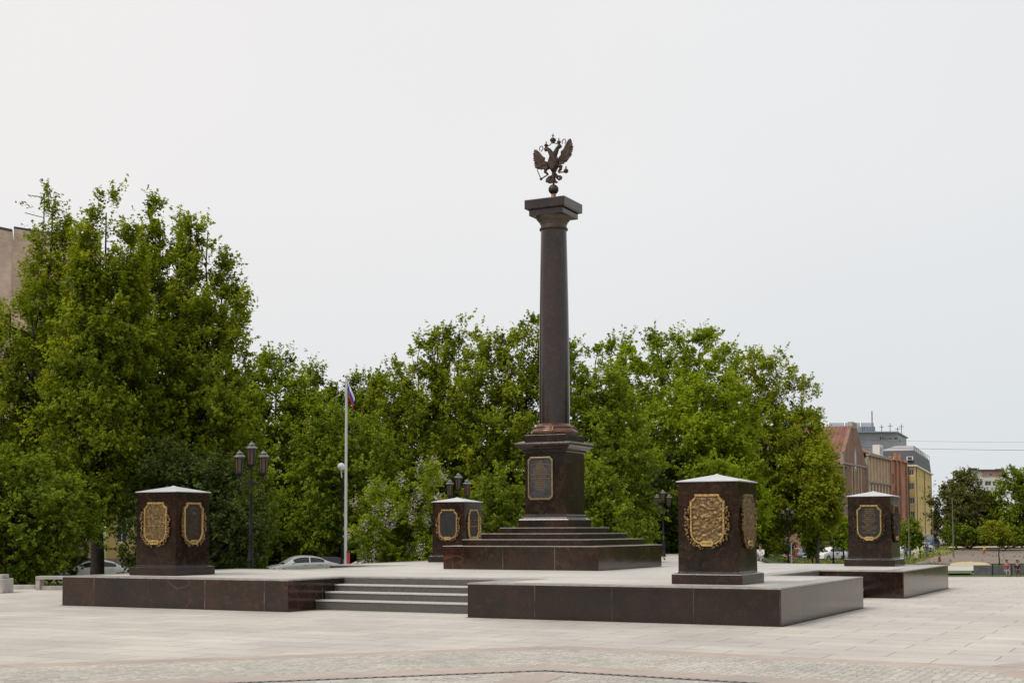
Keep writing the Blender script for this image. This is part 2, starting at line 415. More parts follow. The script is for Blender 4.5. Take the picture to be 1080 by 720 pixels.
# plaza: the raised paved terrace the monument stands on
pz = []
def pzp(bx, by=None, d=None):
    q = on_plane(bx, by) if by else ground_pt(bx, d, 0); pz.append((q[0], q[1]))
L0 = ground_pt(-1500, 47, 0)
edge = [on_plane(-200, 619.5)[:2], on_plane(4, 618.5)[:2], on_plane(66, 618)[:2], ground_pt(300, 44, 0)[:2], ground_pt(352, 60, 0)[:2], ground_pt(388, 101, 0)[:2], ground_pt(770, 104, 0)[:2],
        ground_pt(822, 66, 0)[:2], ground_pt(860, 54, 0)[:2], on_plane(960, 608)[:2], on_plane(1100, 608)[:2], on_plane(1500, 612)[:2]]
nearL = CAM+FH*(-12)-RT0*45; nearR = CAM+FH*(-12)+RT0*45
poly = [tuple(nearL[:2]), tuple(nearR[:2])] + [tuple(e) for e in reversed(edge)] + [tuple((CAM-RT0*48+FH*30)[:2])]
o = MB(); o.prism(poly, -2.6, 0.0)
struct('plaza_paving', o, M['slab'])

# octagonal-like paved rings in the foreground of the plaza
V1 = on_plane(597, 680.7)[:2]; V2 = on_plane(1066, 703.5)[:2]
V1 = np.array(V1); V2 = np.array(V2); side = np.linalg.norm(V2-V1); nside = 7
apo = side/2/math.tan(math.pi/nside); ed = (V2-V1)/side; inw = np.array([ed[1], -ed[0]])
cen = (V1+V2)/2 + inw*apo
def dr2(a): return np.array([math.cos(rad(a)), math.sin(rad(a))])
RINGPOLY = [V1, V2]
for a_d, ln_ in ((-56.2, 11), (-107, 6.7), (-158, 11), (-209, 6.7)): RINGPOLY.append(RINGPOLY[-1]+dr2(a_d)*ln_)
RINGPOLY.append(V1-dr2(46.63)*11)
cen = sum(RINGPOLY)/len(RINGPOLY)
def ngon(a):
    """ring outline moved inwards by (apo-a) metres"""
    d_ = apo-a; n = len(RINGPOLY); r = []
    L_ = []
    for i in range(n):
        p, q = RINGPOLY[i], RINGPOLY[(i+1) % n]; e = (q-p)/np.linalg.norm(q-p); nn = np.array([e[1], -e[0]])
        if np.dot(nn, cen-p) < 0: nn = -nn
        L_.append((p+nn*d_, e))
    for i in range(n):
        (p1, e1), (p2, e2) = L_[i-1], L_[i]; M2 = np.array([[e1[0], -e2[0]], [e1[1], -e2[1]]]); t_ = np.linalg.solve(M2, p2-p1); r.append(tuple(p1+e1*t_[0]))
    return r
def ring(a0, a1, z, name, mat):
    A, B = ngon(a0), ngon(a1); m = MB(); n = len(A)
    m.add([(*p, z) for p in A]+[(*p, z) for p in B], [(i, (i+1) % n, n+(i+1) % n, n+i) for i in range(n)])
    for k, f in enumerate(m.f):
        a, b, c = (Vector(m.v[f[0]]), Vector(m.v[f[1]]), Vector(m.v[f[2]]))
        if (b-a).cross(c-a).z < 0: m.f[k] = tuple(reversed(f))
    return struct(name, m, mat)
ring(apo, apo-.55, .004, 'outer_paving_band', M['pink'])
ring(apo-.55, apo-2.75, .005, 'cobble_paving', M['cobble'])
ring(apo-2.75, apo-3.42, .006, 'inner_paving_band', M['pink'])
ring(apo-3.57, apo-3.9, .006, 'inner_cobble_strip', M['cobble'])
mm = MB(); mm.add([(*p, .005) for p in ngon(apo-3.9)], [tuple(range(len(RINGPOLY)))[::-1]])
struct('inner_paving', mm, M['cobble'])
# radial bands of the ring
rb = MB()
nside = len(RINGPOLY)
for i in range(nside):
    P, Q = np.array(ngon(apo-3.9)[i]), cen; t = (Q-P)/np.linalg.norm(Q-P); w = np.array([-t[1], t[0]])*.3
    rb.add([(*(P-w), .009), (*(P+w), .009), (*(Q+w), .009), (*(Q-w), .009)], [(0, 1, 2, 3)])
    if i == 0: continue
    P = np.array(ngon(apo)[i]); t = (P-cen)/np.linalg.norm(P-cen); Q = P+t*14; w = np.array([-t[1], t[0]])*.3
    if i == 1: rb.add([(*(P-w), .003), (*(Q-w), .003), (*(Q+w), .003), (*(P+w), .003)], [(0, 1, 2, 3)])
for k, f in enumerate(rb.f):
    a, b, c = (Vector(rb.v[f[0]]), Vector(rb.v[f[1]]), Vector(rb.v[f[2]]))
    if (b-a).cross(c-a).z < 0: rb.f[k] = tuple(reversed(f))
struct('radial_paving_bands', rb, M['pink'])
# slotted drain channel: a frame strip and the cast bars across it
dr = thing('drain_channel', 'narrow dark slotted iron drain channel running through the paving in the foreground', 'drain')
A, B = ngon(apo-3.42), ngon(apo-3.57); nside = len(A); m = MB()
m.add([(*p, .007) for p in A]+[(*p, .007) for p in B], [(i, nside+i, nside+(i+1) % nside, (i+1) % nside) for i in range(nside)])
m.build('channel', simple('drain_slot', (.012, .012, .012), .8), dr)
gb = MB()
for i in range(nside):
    a0, a1 = np.array(A[i]), np.array(A[(i+1) % nside]); b0, b1 = np.array(B[i]), np.array(B[(i+1) % nside])
    if min(np.linalg.norm((a0+a1)/2-CAM[:2]), 99) > 25: continue
    n = int(np.linalg.norm(a1-a0)/.12)
    t = (a1-a0)/np.linalg.norm(a1-a0)
    for k in range(n):
        p = a0+(a1-a0)*(k+.5)/n; q = b0+(b1-b0)*(k+.5)/n
        gb.add([(*(p-t*.035), .012), (*(q-t*.035), .012), (*(q+t*.035), .012), (*(p+t*.035), .012)], [(0, 1, 2, 3)])
gb.build('grate', simple('drain_bars', (.22, .21, .2), .5, .5), dr)

# ------------------------------------------------------------------ the monument terrace
S, SY, a_, n_, td, H = 18.05, 18.35, 6.68, 2.22, .386, .72
LV = [0, .225, .40, .556, .72]
terrace = thing('granite_terrace', 'low square terrace of polished brown granite with grey stairs let into its sides', 'terrace')
x0, x1, x2, x3 = -S, -S+6.79, -a_, 0.0
y0, y1, y2, y3 = 0.0, 6.82, SY-6.82, SY
out = [(x0,y0),(x1,y0),(x1,n_),(x2,n_),(x2,y0),(x3,y0),(x3,y1),(-n_,y1),(-n_,y2),(x3,y2),(x3,y3),(x2,y3),(x2,y3-n_),(x1,y3-n_),(x1,y3),(x0,y3),(x0,y2),(x0+n_,y2),(x0+n_,y1),(x0,y1)]
MB().prism(out, .0, H-.03).build('cladding', M['plinth'], terrace, bevel=.006)
def inset(poly, d):
    r = []; n = len(poly)
    for i in range(n):
        p, q, s_ = Vector(poly[i-1]), Vector(poly[i]), Vector(poly[(i+1) % n])
        e1, e2 = (q-p).normalized(), (s_-q).normalized()
        n1, n2 = Vector((-e1.y, e1.x)), Vector((-e2.y, e2.x)); r.append(tuple(q+(n1+n2)*d))
    return r
# coping slabs around the rim, paving inside
n = len(out); ins = inset(out, .55); o2 = inset(out, -.004)
cp = MB(); v = [(*p, H-.03) for p in o2]+[(*p, H) for p in o2]+[(*p, H) for p in ins]+[(*p, H-.03) for p in ins]
cp.add(v, [(i, (i+1) % n, n+(i+1) % n, n+i) for i in range(n)]+[(n+i, n+(i+1) % n, 2*n+(i+1) % n, 2*n+i) for i in range(n)]+[(2*n+i, 2*n+(i+1) % n, 3*n+(i+1) % n, 3*n+i) for i in range(n)])
cp.build('coping', M['coping'], terrace)
MB().prism(ins, H-.04, H-.003).build('top_paving', M['top'], terrace)
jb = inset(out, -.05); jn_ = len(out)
MB().add([(*p, .0035) for p in inset(out, .02)]+[(*p, .0035) for p in jb], [(i, jn_+i, jn_+(i+1) % jn_, (i+1) % jn_) for i in range(jn_)]).build('contact_shade_strip', simple('contact_shade', (.10, .085, .07), .9, 0, .6, 9), terrace)  # contact shade along the terrace foot, painted as a thin dark strip
# stairs in the four notches
def stairs(T, w0, w1, name='stairs'):
    st = MB(); tr = MB()
    for k in range(3):
        f = n_-(3-k)*td
        st.box(w0+.003, w1-.003, f, n_-.003, LV[k] if k else 0.0, LV[k+1]-.035, T)
        tr.box(w0+.004, w1-.004, f-.02, n_-.004, LV[k+1]-.035, LV[k+1]-.002*(k+1)*0, T)
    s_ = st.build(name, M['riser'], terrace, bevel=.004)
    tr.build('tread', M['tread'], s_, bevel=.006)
    tp = MB(); tp.box(w0+.003, w1-.003, n_-.006, n_+.0, LV[3], LV[4]-.035, T); tp.build('top_riser', M['riser'], s_)
stairs(None, x1, x2)
stairs(lambda p: (-p[1], p[0], p[2]), y1, y2)
stairs(lambda p: (p[0], SY-p[1], p[2]), x1, x2)
stairs(lambda p: (-S+p[1], p[0], p[2]), y1, y2)

# ------------------------------------------------------------------ cartouches and lettering
CO = [(0,0),(.10,.0),(.20,.03),(.29,.09),(.345,.17),(.37,.27),(.37,.5),(.37,.90),(.345,.905),(.315,.925),(.285,.955),(.265,.99),(.262,1.03),(.1,1.03),(0,1.03)]
def scaled(o, k, cv=.52):
    return [(u*k if u else 0, cv+(v-cv)*k if True else v) for u, v in o]
def offset_outline(dd):
    pts = [(u, v) for u, v in CO]; full = pts+[(-u, v) for u, v in reversed(pts[1:-1])]
    n = len(full); r = []
    for i in range(n):
        p, q, s_ = Vector(full[i-1]), Vector(full[i]), Vector(full[(i+1) % n])
        e = (s_-p).normalized(); nn = Vector((-e.y, e.x)); r.append((q.x+nn.x*dd, q.y+nn.y*dd))
    return r
def halfwidth(o, v):
    best = 0; n = len(o)
    for i in range(n):
        (u0, v0), (u1, v1) = o[i], o[(i+1) % n]
        if (v0-v)*(v1-v) <= 0 and abs(v1-v0) > 1e-9:
            u = u0+(u1-u0)*(v-v0)/(v1-v0); best = max(best, u)
    return best
def frame_ring(mb, prof, T):
    """prof = [(inset, height out of the wall)...]"""
    rings = [[T((u, -h, v)) for u, v in offset_outline(dd)] for dd, h in prof]
    n = len(rings[0]); v = [p for r in rings for p in r]; f = []
    for k in range(len(rings)-1):
        for i in range(n): f.append((k*n+i, k*n+(i+1) % n, (k+1)*n+(i+1) % n, (k+1)*n+i))
    mb.add(v, f)
def relief(kind, seed):
    def h(u, v):
        p = Vector((u*5+seed, v*5, seed*1.7))
        if kind == 'battle':
            r = abs(noise.noise(Vector((u*5+seed+noise.noise(p)*1.5, v*9-u*5*math.sin(v*4), seed))))
            return .010+(.024*(1-min(1, r*5)))*(.3+abs(noise.noise(p*1.3)))*1.6+.026*abs(noise.noise(p*2.6))
        if kind == 'figures':
            return .010+.028*max(0, noise.noise(Vector((u*14+seed, v*7, 1))))+.012*abs(noise.noise(p*4))
        if kind == 'emblem':
            r = math.hypot(u, (v-.72)*1.0); b = .05*math.exp(-(r/.09)**2)+.02*(abs(r-.15) < .03)
            return .006+b+.016*abs(noise.noise(p*3))*(1 if abs(u) < .22 else .3)
        return .006
    return h
def glyph_line(mb, T, y, w, h, z, rnd, gap=.2, dens=1.0):
    x = -w/2
    while x < w/2-h*.5:
        if rnd.random() < gap*.7: x += h*.55; continue
        cw = h*(.5+rnd.random()*.25); t = h*.16; k = rnd.randrange(6)
        bars = [(x, x+t, y, y+h)]
        if k in (0, 1, 3): bars.append((x+cw-t, x+cw, y, y+h))
        if k in (1, 2, 4): bars.append((x+t, x+cw, y+h-t, y+h))
        if k in (0, 2): bars.append((x+t, x+cw-t*(k == 0), y+h*.42, y+h*.42+t))
        if k in (2, 4, 5): bars.append((x+t, x+cw, y, y+t))
        for a, b, c, d in bars: mb.box(a, b, -z-.006, -z+.002, c, d, T)
        x += cw+h*.28
def cartouche(parent, T, kind, seed, frame_mat, panel_mat, garland_mat, plate=True):
    rnd = random.Random(seed)
    fr = MB(); frame_ring(fr, [(-.0, .0), (.0, .035), (.012, .05), (.045, .05), (.062, .022), (.066, .0)], T)
    f = fr.build('plaque_frame', frame_mat, parent, smooth=True)
    io = offset_outline(.058); hf = relief(kind, seed); pn = MB(); nu, nv = 34, 52; vs = []; fs = []
    for j in range(nv+1):
        v = .058+ (1.03-.116)*j/nv; w = max(.01, halfwidth(io, v))
        for i in range(nu+1):
            u = w*(2*i/nu-1); vs.append(T((u, -(.012+hf(u, v)), v)))
    for j in range(nv):
        for i in range(nu): a = j*(nu+1)+i; fs.append((a, a+1, a+nu+2, a+nu+1))
    pn.add(vs, fs); pl = pn.build('plaque', panel_mat, parent, smooth='all')
    if kind == 'text':
        gl = MB()
        widths = [.30, .30, .32, .42, .36, .32, .40, .30, .22, .46, .40, .20, .40]
        for k, w in enumerate(widths): glyph_line(gl, T, .90-k*.058, w, .026, .018, rnd)
        gl.build('inscription', M['gold'], pl)
    if kind == 'figures':
        bar = MB(); bar.box(-.29, .29, -.035, -.012, .44, .455, T); bar.box(-.29, .29, -.03, -.012, .66, .672, T); bar.build('divider', frame_mat, pl)
    # laurel garlands hugging the lower sides
    for sgn in (-1, 1):
        g = MB()
        path = [(.40, .76), (.425, .68), (.43, .58), (.425, .48), (.425, .38), (.415, .28), (.385, .17), (.32, .07), (.24, .0), (.15, -.035), (.07, -.05)]
        for k in range(len(path)-1):
            for q in range(4):
                t = q/4; u = path[k][0]+(path[k+1][0]-path[k][0])*t; v = path[k][1]+(path[k+1][1]-path[k][1])*t
                du = rnd.uniform(-.035, .04); dv = rnd.uniform(-.02, .02)
                g.blob((sgn*(u+du), -.025-rnd.random()*.03, v+dv), (rnd.uniform(.018, .038), .024, rnd.uniform(.018, .04)), 7, 5, T)
        g.build('laurel_garland', garland_mat, parent, smooth='all')
    if plate:
        p = MB(); pts = [(-.15, .03), (-.11, -.02), (.11, -.02), (.15, .03), (.15, .06), (.11, .10), (-.11, .10), (-.15, .06)]
        n = 8; v = [T((a, -.055, b)) for a, b in pts]+[T((a*.94, -.075, .04+(b-.04)*.9)) for a, b in pts]
        p.add(v, [(i, (i+1) % n, n+(i+1) % n, n+i) for i in range(n)]+[tuple(range(n, 2*n))])
        pp = p.build('name_plate', M['brightgold'], parent)
        gl = MB(); glyph_line(gl, T, .025, .2, .03, .075, rnd, gap=.1); gl.build('inscription', M['bronze'], pp)

def stele(cx, cy, label, faces):
    t = thing('granite_stele', label, 'stele', (cx, cy, H), 0, 'square granite steles on the corners of the terrace')
    MB().sqloft(0, 0, [(.742, 0), (.742, .19), (.735, .205), (.66, .222)]).build('plinth', M['plain'], t, bevel=.006)
    MB().sqloft(0, 0, [(.645, .222), (.634, .25), (.628, 1.2), (.628, 2.055)]).build('shaft', M['plain'], t, bevel=.008)
    MB().sqloft(0, 0, [(.628, 2.055), (.66, 2.06), (.66, 2.075), (.05, 2.215), (.012, 2.235)]).build('cap', M['capstone'], t)
    zc = .775
    Ts = {'front': lambda p: (p[0], -.629+p[1], zc+p[2]), 'right': lambda p: (.629-p[1], p[0], zc+p[2])}
    for side_, args in faces.items(): cartouche(t, Ts[side_], *args)
    return t
G, B_, DB, BP = M['gold'], M['bronze'], M['darkbronze'], M['blackplaque']
stele(-1.82, 1.82, 'granite stele with a golden battle relief, on the near corner of the terrace', {'front': ('battle', 3, G, B_, B_), 'right': ('battle', 9, B_, B_, B_)})
stele(-16.15, 1.82, 'granite stele on the left block of the terrace, with gilded figures and an emblem', {'front': ('figures', 5, G, B_, B_), 'right': ('emblem', 6, G, DB, B_)})
stele(-16.15, 16.52, 'granite stele behind the left end of the column steps, with a plain dark plaque', {'front': ('plain', 7, G, BP, B_), 'right': ('figures', 8, G, DB, G)})
stele(-1.82, 16.52, 'granite stele with a dark lettered plaque, on the far right block of the terrace', {'front': ('text', 2, G, BP, DB), 'right': ('battle', 12, B_, DB, DB)})

# ------------------------------------------------------------------ the column
mx, my = -9.85, 11.09
col = thing('victory_column', 'tall brown granite column with a pedestal and a square capital in the middle of the terrace', 'column', (mx, my, H))
def cz(z): return z-H
MB().sqloft(0, 0, [(2.387, 0), (2.387, cz(1.355))]).build('plinth', granite('plinth_granite', True, 1.59, (mx*0+.8, .3)), col, bevel=.008)
MB().sqloft(0, 0, [(2.40, cz(1.355)), (2.40, cz(1.375))]).build('plinth_edge', M['coping'], col)
stp = [(1.99, 1.375, 1.555), (1.59, 1.555, 1.72), (1.19, 1.72, 1.885)]
for w, za, zb in stp:
    s_ = MB().sqloft(0, 0, [(w, cz(za)), (w, cz(zb-.02))]).build('step', M['plain'], col, bevel=.005)
    MB().sqloft(0, 0, [(w+.008, cz(zb-.02)), (w+.008, cz(zb))]).build('step_edge', M['coping'], s_)
MB().sqloft(0, 0, [(.80, cz(1.885)), (.80, cz(2.10)), (.785, cz(2.125)), (.70, cz(2.16)), (.685, cz(2.24)), (.665, cz(2.26))]).build('pedestal_base', M['plain'], col, bevel=.01)
MB().sqloft(0, 0, [(.655, cz(2.26)), (.648, cz(4.07))]).build('pedestal', M['plain'], col, bevel=.008)
MB().sqloft(0, 0, [(.67, cz(4.04)), (.70, cz(4.07)), (.70, cz(4.12)), (.76, cz(4.15)), (.80, cz(4.19)), (.87, cz(4.24)), (.885, cz(4.29)), (.87, cz(4.33)), (.70, cz(4.37))]).build('cornice', M['plain'], col, bevel=.006)
MB().sqloft(0, 0, [(.66, cz(4.36)), (.66, cz(4.56))]).build('column_plinth', M['plain'], col, bevel=.008)
tor = [(.62, 4.56), (.655, 4.59), (.67, 4.64), (.66, 4.69), (.625, 4.73), (.575, 4.745), (.56, 4.77), (.575, 4.80), (.56, 4.83), (.50, 4.86), (.46, 4.90)]
MB().lathe((0, 0, -H), tor, 48).build('base_moulding', M['copper'], col, smooth=True)
# ribbon bound around the moulding
for a in (-70, 20, 110, 200):
    rbn = MB()
    A_ = rad(a)
    for da in (-.1, .1):
        rbn.tube([((r+.012)*math.cos(A_+da*k), (r+.012)*math.sin(A_+da*k), z-H) for k, (r, z) in zip((1, .6, .1, -.4, -1), [tor[0], tor[2], tor[3], tor[7], tor[10]])], .02, 6)
    rbn.build('ribbon', M['bronze'], col, smooth='all')
sh = [(.452, 4.88), (.450, 5.5), (.445, 6.5), (.436, 7.5), (.422, 8.5), (.404, 9.5), (.388, 10.3), (.382, 10.66)]
MB().lathe((0, 0, -H), sh, 64).build('shaft', M['shaft'], col, smooth=True)
MB().lathe((0, 0, -H), [(.38, 10.62), (.415, 10.635), (.425, 10.665), (.415, 10.695), (.385, 10.705)], 48).build('astragal', M['darkbronze'], col, smooth=True)
MB().lathe((0, 0, -H), [(.385, 10.70), (.385, 10.80), (.41, 10.83), (.41, 10.86), (.44, 10.89), (.50, 10.96), (.535, 11.01), (.54, 11.03)], 48).build('echinus', simple('capital_bronze', (.085, .062, .045), .45, .4, .3, 6), col, smooth=True)
MB().sqloft(0, 0, [(.545, cz(11.02)), (.545, cz(11.20))]).build('lower_abacus', M['plain'], col, bevel=.006)
MB().sqloft(0, 0, [(.60, cz(11.195)), (.645, cz(11.215)), (.645, cz(11.475)), (.63, cz(11.485))]).build('abacus', M['plain'], col, bevel=.006)
# inscription plaque on the pedestal front
def Tp(p): return (-.145+p[0], -.652+p[1], 1.96+p[2])
pw_, ph_ = .40, 1.24
def oct_(w, h, c): return [(-w, c), (-w+c, 0), (w-c, 0), (w, c), (w, h-c), (w-c, h), (-w+c, h), (-w, h-c)]
def mk(w, h, c, z, dz=0): return [Tp((a, -z, b+dz)) for a, b in oct_(w, h, c)]
fr = MB(); rs = [mk(.40, ph_, .09, 0), mk(.40, ph_, .09, .04), mk(.385, ph_-.03, .085, .05, .015), mk(.355, ph_-.09, .08, .05, .045), mk(.345, ph_-.11, .08, .02, .055)]
fr.add([p for r in rs for p in r], [(k*8+i, k*8+(i+1) % 8, k*8+8+(i+1) % 8, k*8+8+i) for k in range(4) for i in range(8)])
pq = MB().add(mk(.35, ph_-.10, .08, .022, .05), [tuple(range(8))]).build('plaque', simple('pedestal_plaque', (.055, .055, .058), .42, .5, .4, 10, .2), col)
fr.build('frame', simple('frame_bronze', (.30, .22, .12), .4, .9, .25, 10), pq)
gl = MB(); rnd = random.Random(4)
Tq = lambda p: Tp((p[0], p[1]-.022, p[2]))
rows = [(1.10, .10, .030), (1.05, .18, .030), (.995, .24, .032), (.94, .30, .036), (.885, .36, .036), (.83, .42, .036), (.775, .50, .03), (.72, .56, .03), (.665, .40, .028), (.60, .58, .022), (.545, .46, .026), (.495, .40, .026), (.445, .36, .026), (.395, .40, .026), (.345, .34, .026), (.295, .28, .026), (.25, .2, .022)]
for y, w, h in rows: glyph_line(gl, Tq, y, w, h, .0, rnd)
for y in (1.03, .755, .635): gl.box(-.26, .26, -.006, .001, y-.012, y-.006, Tq)
gl.build('inscription', simple('letter_bronze', (.42, .29, .14), .4, .9, .2, 8), pq)

# ------------------------------------------------------------------ double headed eagle
E0 = (mx, my, 11.485)
eag = thing('bronze_eagle', 'bronze double headed eagle on a ball, on top of the column', 'statue', E0)
MB().lathe((0, 0, 0), [(.2, 0), (.2, .015), (.12, .06), (.07, .14), (.07, .26)], 24).build('pedestal_foot', M['bronze'], eag, smooth=True)
MB().blob((0, 0, .385), .152, 24, 14).build('ball', M['darkbronze'], eag, smooth='all')
EM = simple('eagle_bronze', (.055, .036, .028), .5, .7, .5, 9, .8)
# drawn in 1 cm-like units measured over the figure: u right, v up, ball top = 0
def plate_poly(mb, pts, th=.045, y0=0.0, puff=.0):
    """closed outline in the figure plane, given thickness with a raised middle"""
    n = len(pts); cu = sum(p[0] for p in pts)/n; cv = sum(p[1] for p in pts)/n
    f = [(u, y0-th*.55, v) for u, v in pts]; b_ = [(u, y0+th*.55, v) for u, v in pts]
    ins_f = [(cu+(u-cu)*.72, y0-th*(1+puff), cv+(v-cv)*.72) for u, v in pts]; ins_b = [(cu+(u-cu)*.72, y0+th*(1+puff), cv+(v-cv)*.72) for u, v in pts]
    o = [(*p[:0], p[0], p[1], p[2]+.53) for p in f+b_+ins_f+ins_b]
    fs = [(i, (i+1) % n, n+(i+1) % n, n+i) for i in range(n)]
    fs += [((i+1) % n, i, 2*n+i, 2*n+(i+1) % n) for i in range(n)] + [(n+i, n+(i+1) % n, 3*n+(i+1) % n, 3*n+i) for i in range(n)]
    fs += [tuple(range(2*n, 3*n)), tuple(reversed(range(3*n, 4*n)))]
    mb.add(o, fs)
def px(p):  # measured in the enlarged view of the figure (9.6 dots per photograph dot)
    return ((p[0]-291)/9.6/35.9*1.10, (570-p[1])/9.6/35.6)
# wings: a solid arm with overlapping feathers
def wing(pts_root, tips, name):
    w = MB(); rnd = random.Random(3)
    for k, (r, t) in enumerate(zip(pts_root, tips)):
        r, t = Vector(px(r)), Vector(px(t)); d = (t-r); L = d.length; e = d/L; s_ = Vector((-e.y, e.x)); wd = .045+.018*(k % 2)
        pts = [r-s_*wd*.8, r+d*.5-s_*wd, r+d*.85-s_*wd*.8, t, r+d*.85+s_*wd*.8, r+d*.5+s_*wd, r+s_*wd*.8]
        plate_poly(w, [tuple(p) for p in pts], .018+.004*(k % 3), y0=.012*((k % 3)-1))
    return w
wl = wing([(215,370),(210,360),(205,350),(205,340),(200,328),(198,318),(195,308),(193,300),(190,294),(185,288),(180,282),(170,275)],
          [(180,396),(150,392),(120,386),(100,372),(92,350),(88,325),(84,298),(80,272),(80,248),(82,222),(86,200),(92,182)], 'l')
plate_poly(wl, [px(p) for p in [(250,350),(215,375),(160,372),(115,345),(100,300),(100,245),(100,200),(130,225),(170,255),(205,280),(200,312),(225,325)]], .035)
wl.build('wing', EM, eag, smooth=False)
wr = wing([(345,350),(350,340),(360,330),(365,320),(372,310),(380,300),(385,290),(388,280),(392,268),(395,256),(400,245),(405,232)],
          [(372,368),(405,360),(432,345),(452,325),(468,303),(480,280),(488,255),(492,228),(494,200),(490,172),(482,146),(468,120)], 'r')
plate_poly(wr, [px(p) for p in [(330,340),(360,345),(410,335),(450,300),(474,250),(478,190),(465,135),(435,180),(400,215),(368,242),(368,275),(345,300)]], .035)
wr.build('wing', EM, eag, smooth=False)
bd = MB()
plate_poly(bd, [px(p) for p in [(245,310),(232,350),(245,390),(265,415),(278,440),(312,440),(325,410),(345,385),(350,345),(335,310),(318,265),(300,240),(285,240),(262,262)]], .10, puff=.2)
bd.build('body', EM, eag)
for sg, neck, head in ((-1, [(275,262),(262,235),(248,210),(232,195),(218,186)], [(235,178),(215,174),(200,182),(196,195),(205,215),(214,208),(214,220),(228,206),(244,200),(246,188)]),
                       (1, [(305,262),(318,235),(330,208),(345,190),(358,180)], [(338,172),(352,164),(368,168),(376,182),(372,205),(362,196),(358,210),(346,200),(334,198),(330,184)])):
    h = MB(); pp = [px(p) for p in neck]
    h.tube([(u, 0, v+.53) for u, v in pp], [.085, .075, .062, .055, .05], 10)
    plate_poly(h, [px(p) for p in head], .04, puff=.3)
    h.build('head', EM, eag, smooth=False)
def crown(c, s, name='crown'):
    u, v = px(c); m = MB()
    m.lathe((u, 0, v+.53), [(.035*s, -.06*s), (.05*s, -.055*s), (.045*s, -.03*s), (.075*s, 0), (.072*s, .035*s), (.04*s, .065*s), (.015*s, .075*s)], 12)
    m.box(u-.008*s, u+.008*s, -.008*s, .008*s, v+.53+.07*s, v+.53+.17*s); m.box(u-.03*s, u+.03*s, -.008*s, .0079*s, v+.53+.11*s, v+.53+.128*s)
    return m.build(name, EM, eag, smooth=True)
crown((288,118), 1.25); crown((218,160), .85); crown((348,145), .85)
for pts in ([(270,140),(258,158),(240,165)], [(305,140),(318,152),(332,158)], [(180,158),(160,158),(146,180),(150,200)], [(178,162),(186,178),(178,196),(162,214)], [(392,122),(380,136),(384,162)], [(392,120),(412,118),(418,140),(408,166)]):
    pp = [px(p) for p in pts]; MB().tube([(u, 0, v+.53) for u, v in pp], .014, 6).build('ribbon', EM, eag)
for pts in ([(240,385),(212,400),(206,430),(225,445),(236,462)], [(345,380),(368,395),(362,425),(345,440),(352,458)]):
    pp = [px(p) for p in pts]; MB().tube([(u, 0, v+.53) for u, v in pp], [.065, .06, .045, .035, .025], 10).build('leg', EM, eag, smooth='all')
sc = MB(); a, b_ = px((128,398)), px((170,508)); sc.tube([(a[0], -.03, a[1]+.53), (b_[0], -.03, b_[1]+.53)], .014, 8)
c_ = px((168,498)); sc.blob((c_[0], -.03, c_[1]+.53), .045, 10, 6); d_ = px((240,460)); sc.tube([(c_[0], -.03, c_[1]+.53), (d_[0], -.02, d_[1]+.53)], .02, 6)
sc.build('sceptre', EM, eag)
ob = MB(); c_ = px((422,448)); ob.blob((c_[0], -.02, c_[1]+.53), .072, 14, 8); ob.box(c_[0]-.01, c_[0]+.01, -.03, -.01, c_[1]+.58, c_[1]+.68); ob.box(c_[0]-.03, c_[0]+.03, -.029, -.011, c_[1]+.63, c_[1]+.648)
d_ = px((345,452)); ob.tube([(c_[0], -.02, c_[1]+.50), (d_[0], -.02, d_[1]+.53)], .02, 6); ob.build('orb', EM, eag)
tl = MB()
plate_poly(tl, [px(p) for p in [(278,430),(312,430),(308,500),(300,560),(282,560),(276,500)]], .05)
for pts in ([(276,470),(240,478),(214,505),(212,535),(235,545),(262,520),(272,495)], [(278,500),(256,525),(240,552),(268,556),(284,530)], [(306,500),(318,530),(340,552),(312,560),(298,530)],
            [(308,440),(330,470),(345,495),(330,520),(310,500),(306,470)], [(340,480),(366,485),(382,505),(372,528),(345,536),(330,522),(352,508)]):
    plate_poly(tl, [px(p) for p in pts], .03)
tl.box(-.02, .02, -.02, .02, .50, .60); tl.build('tail', EM, eag)

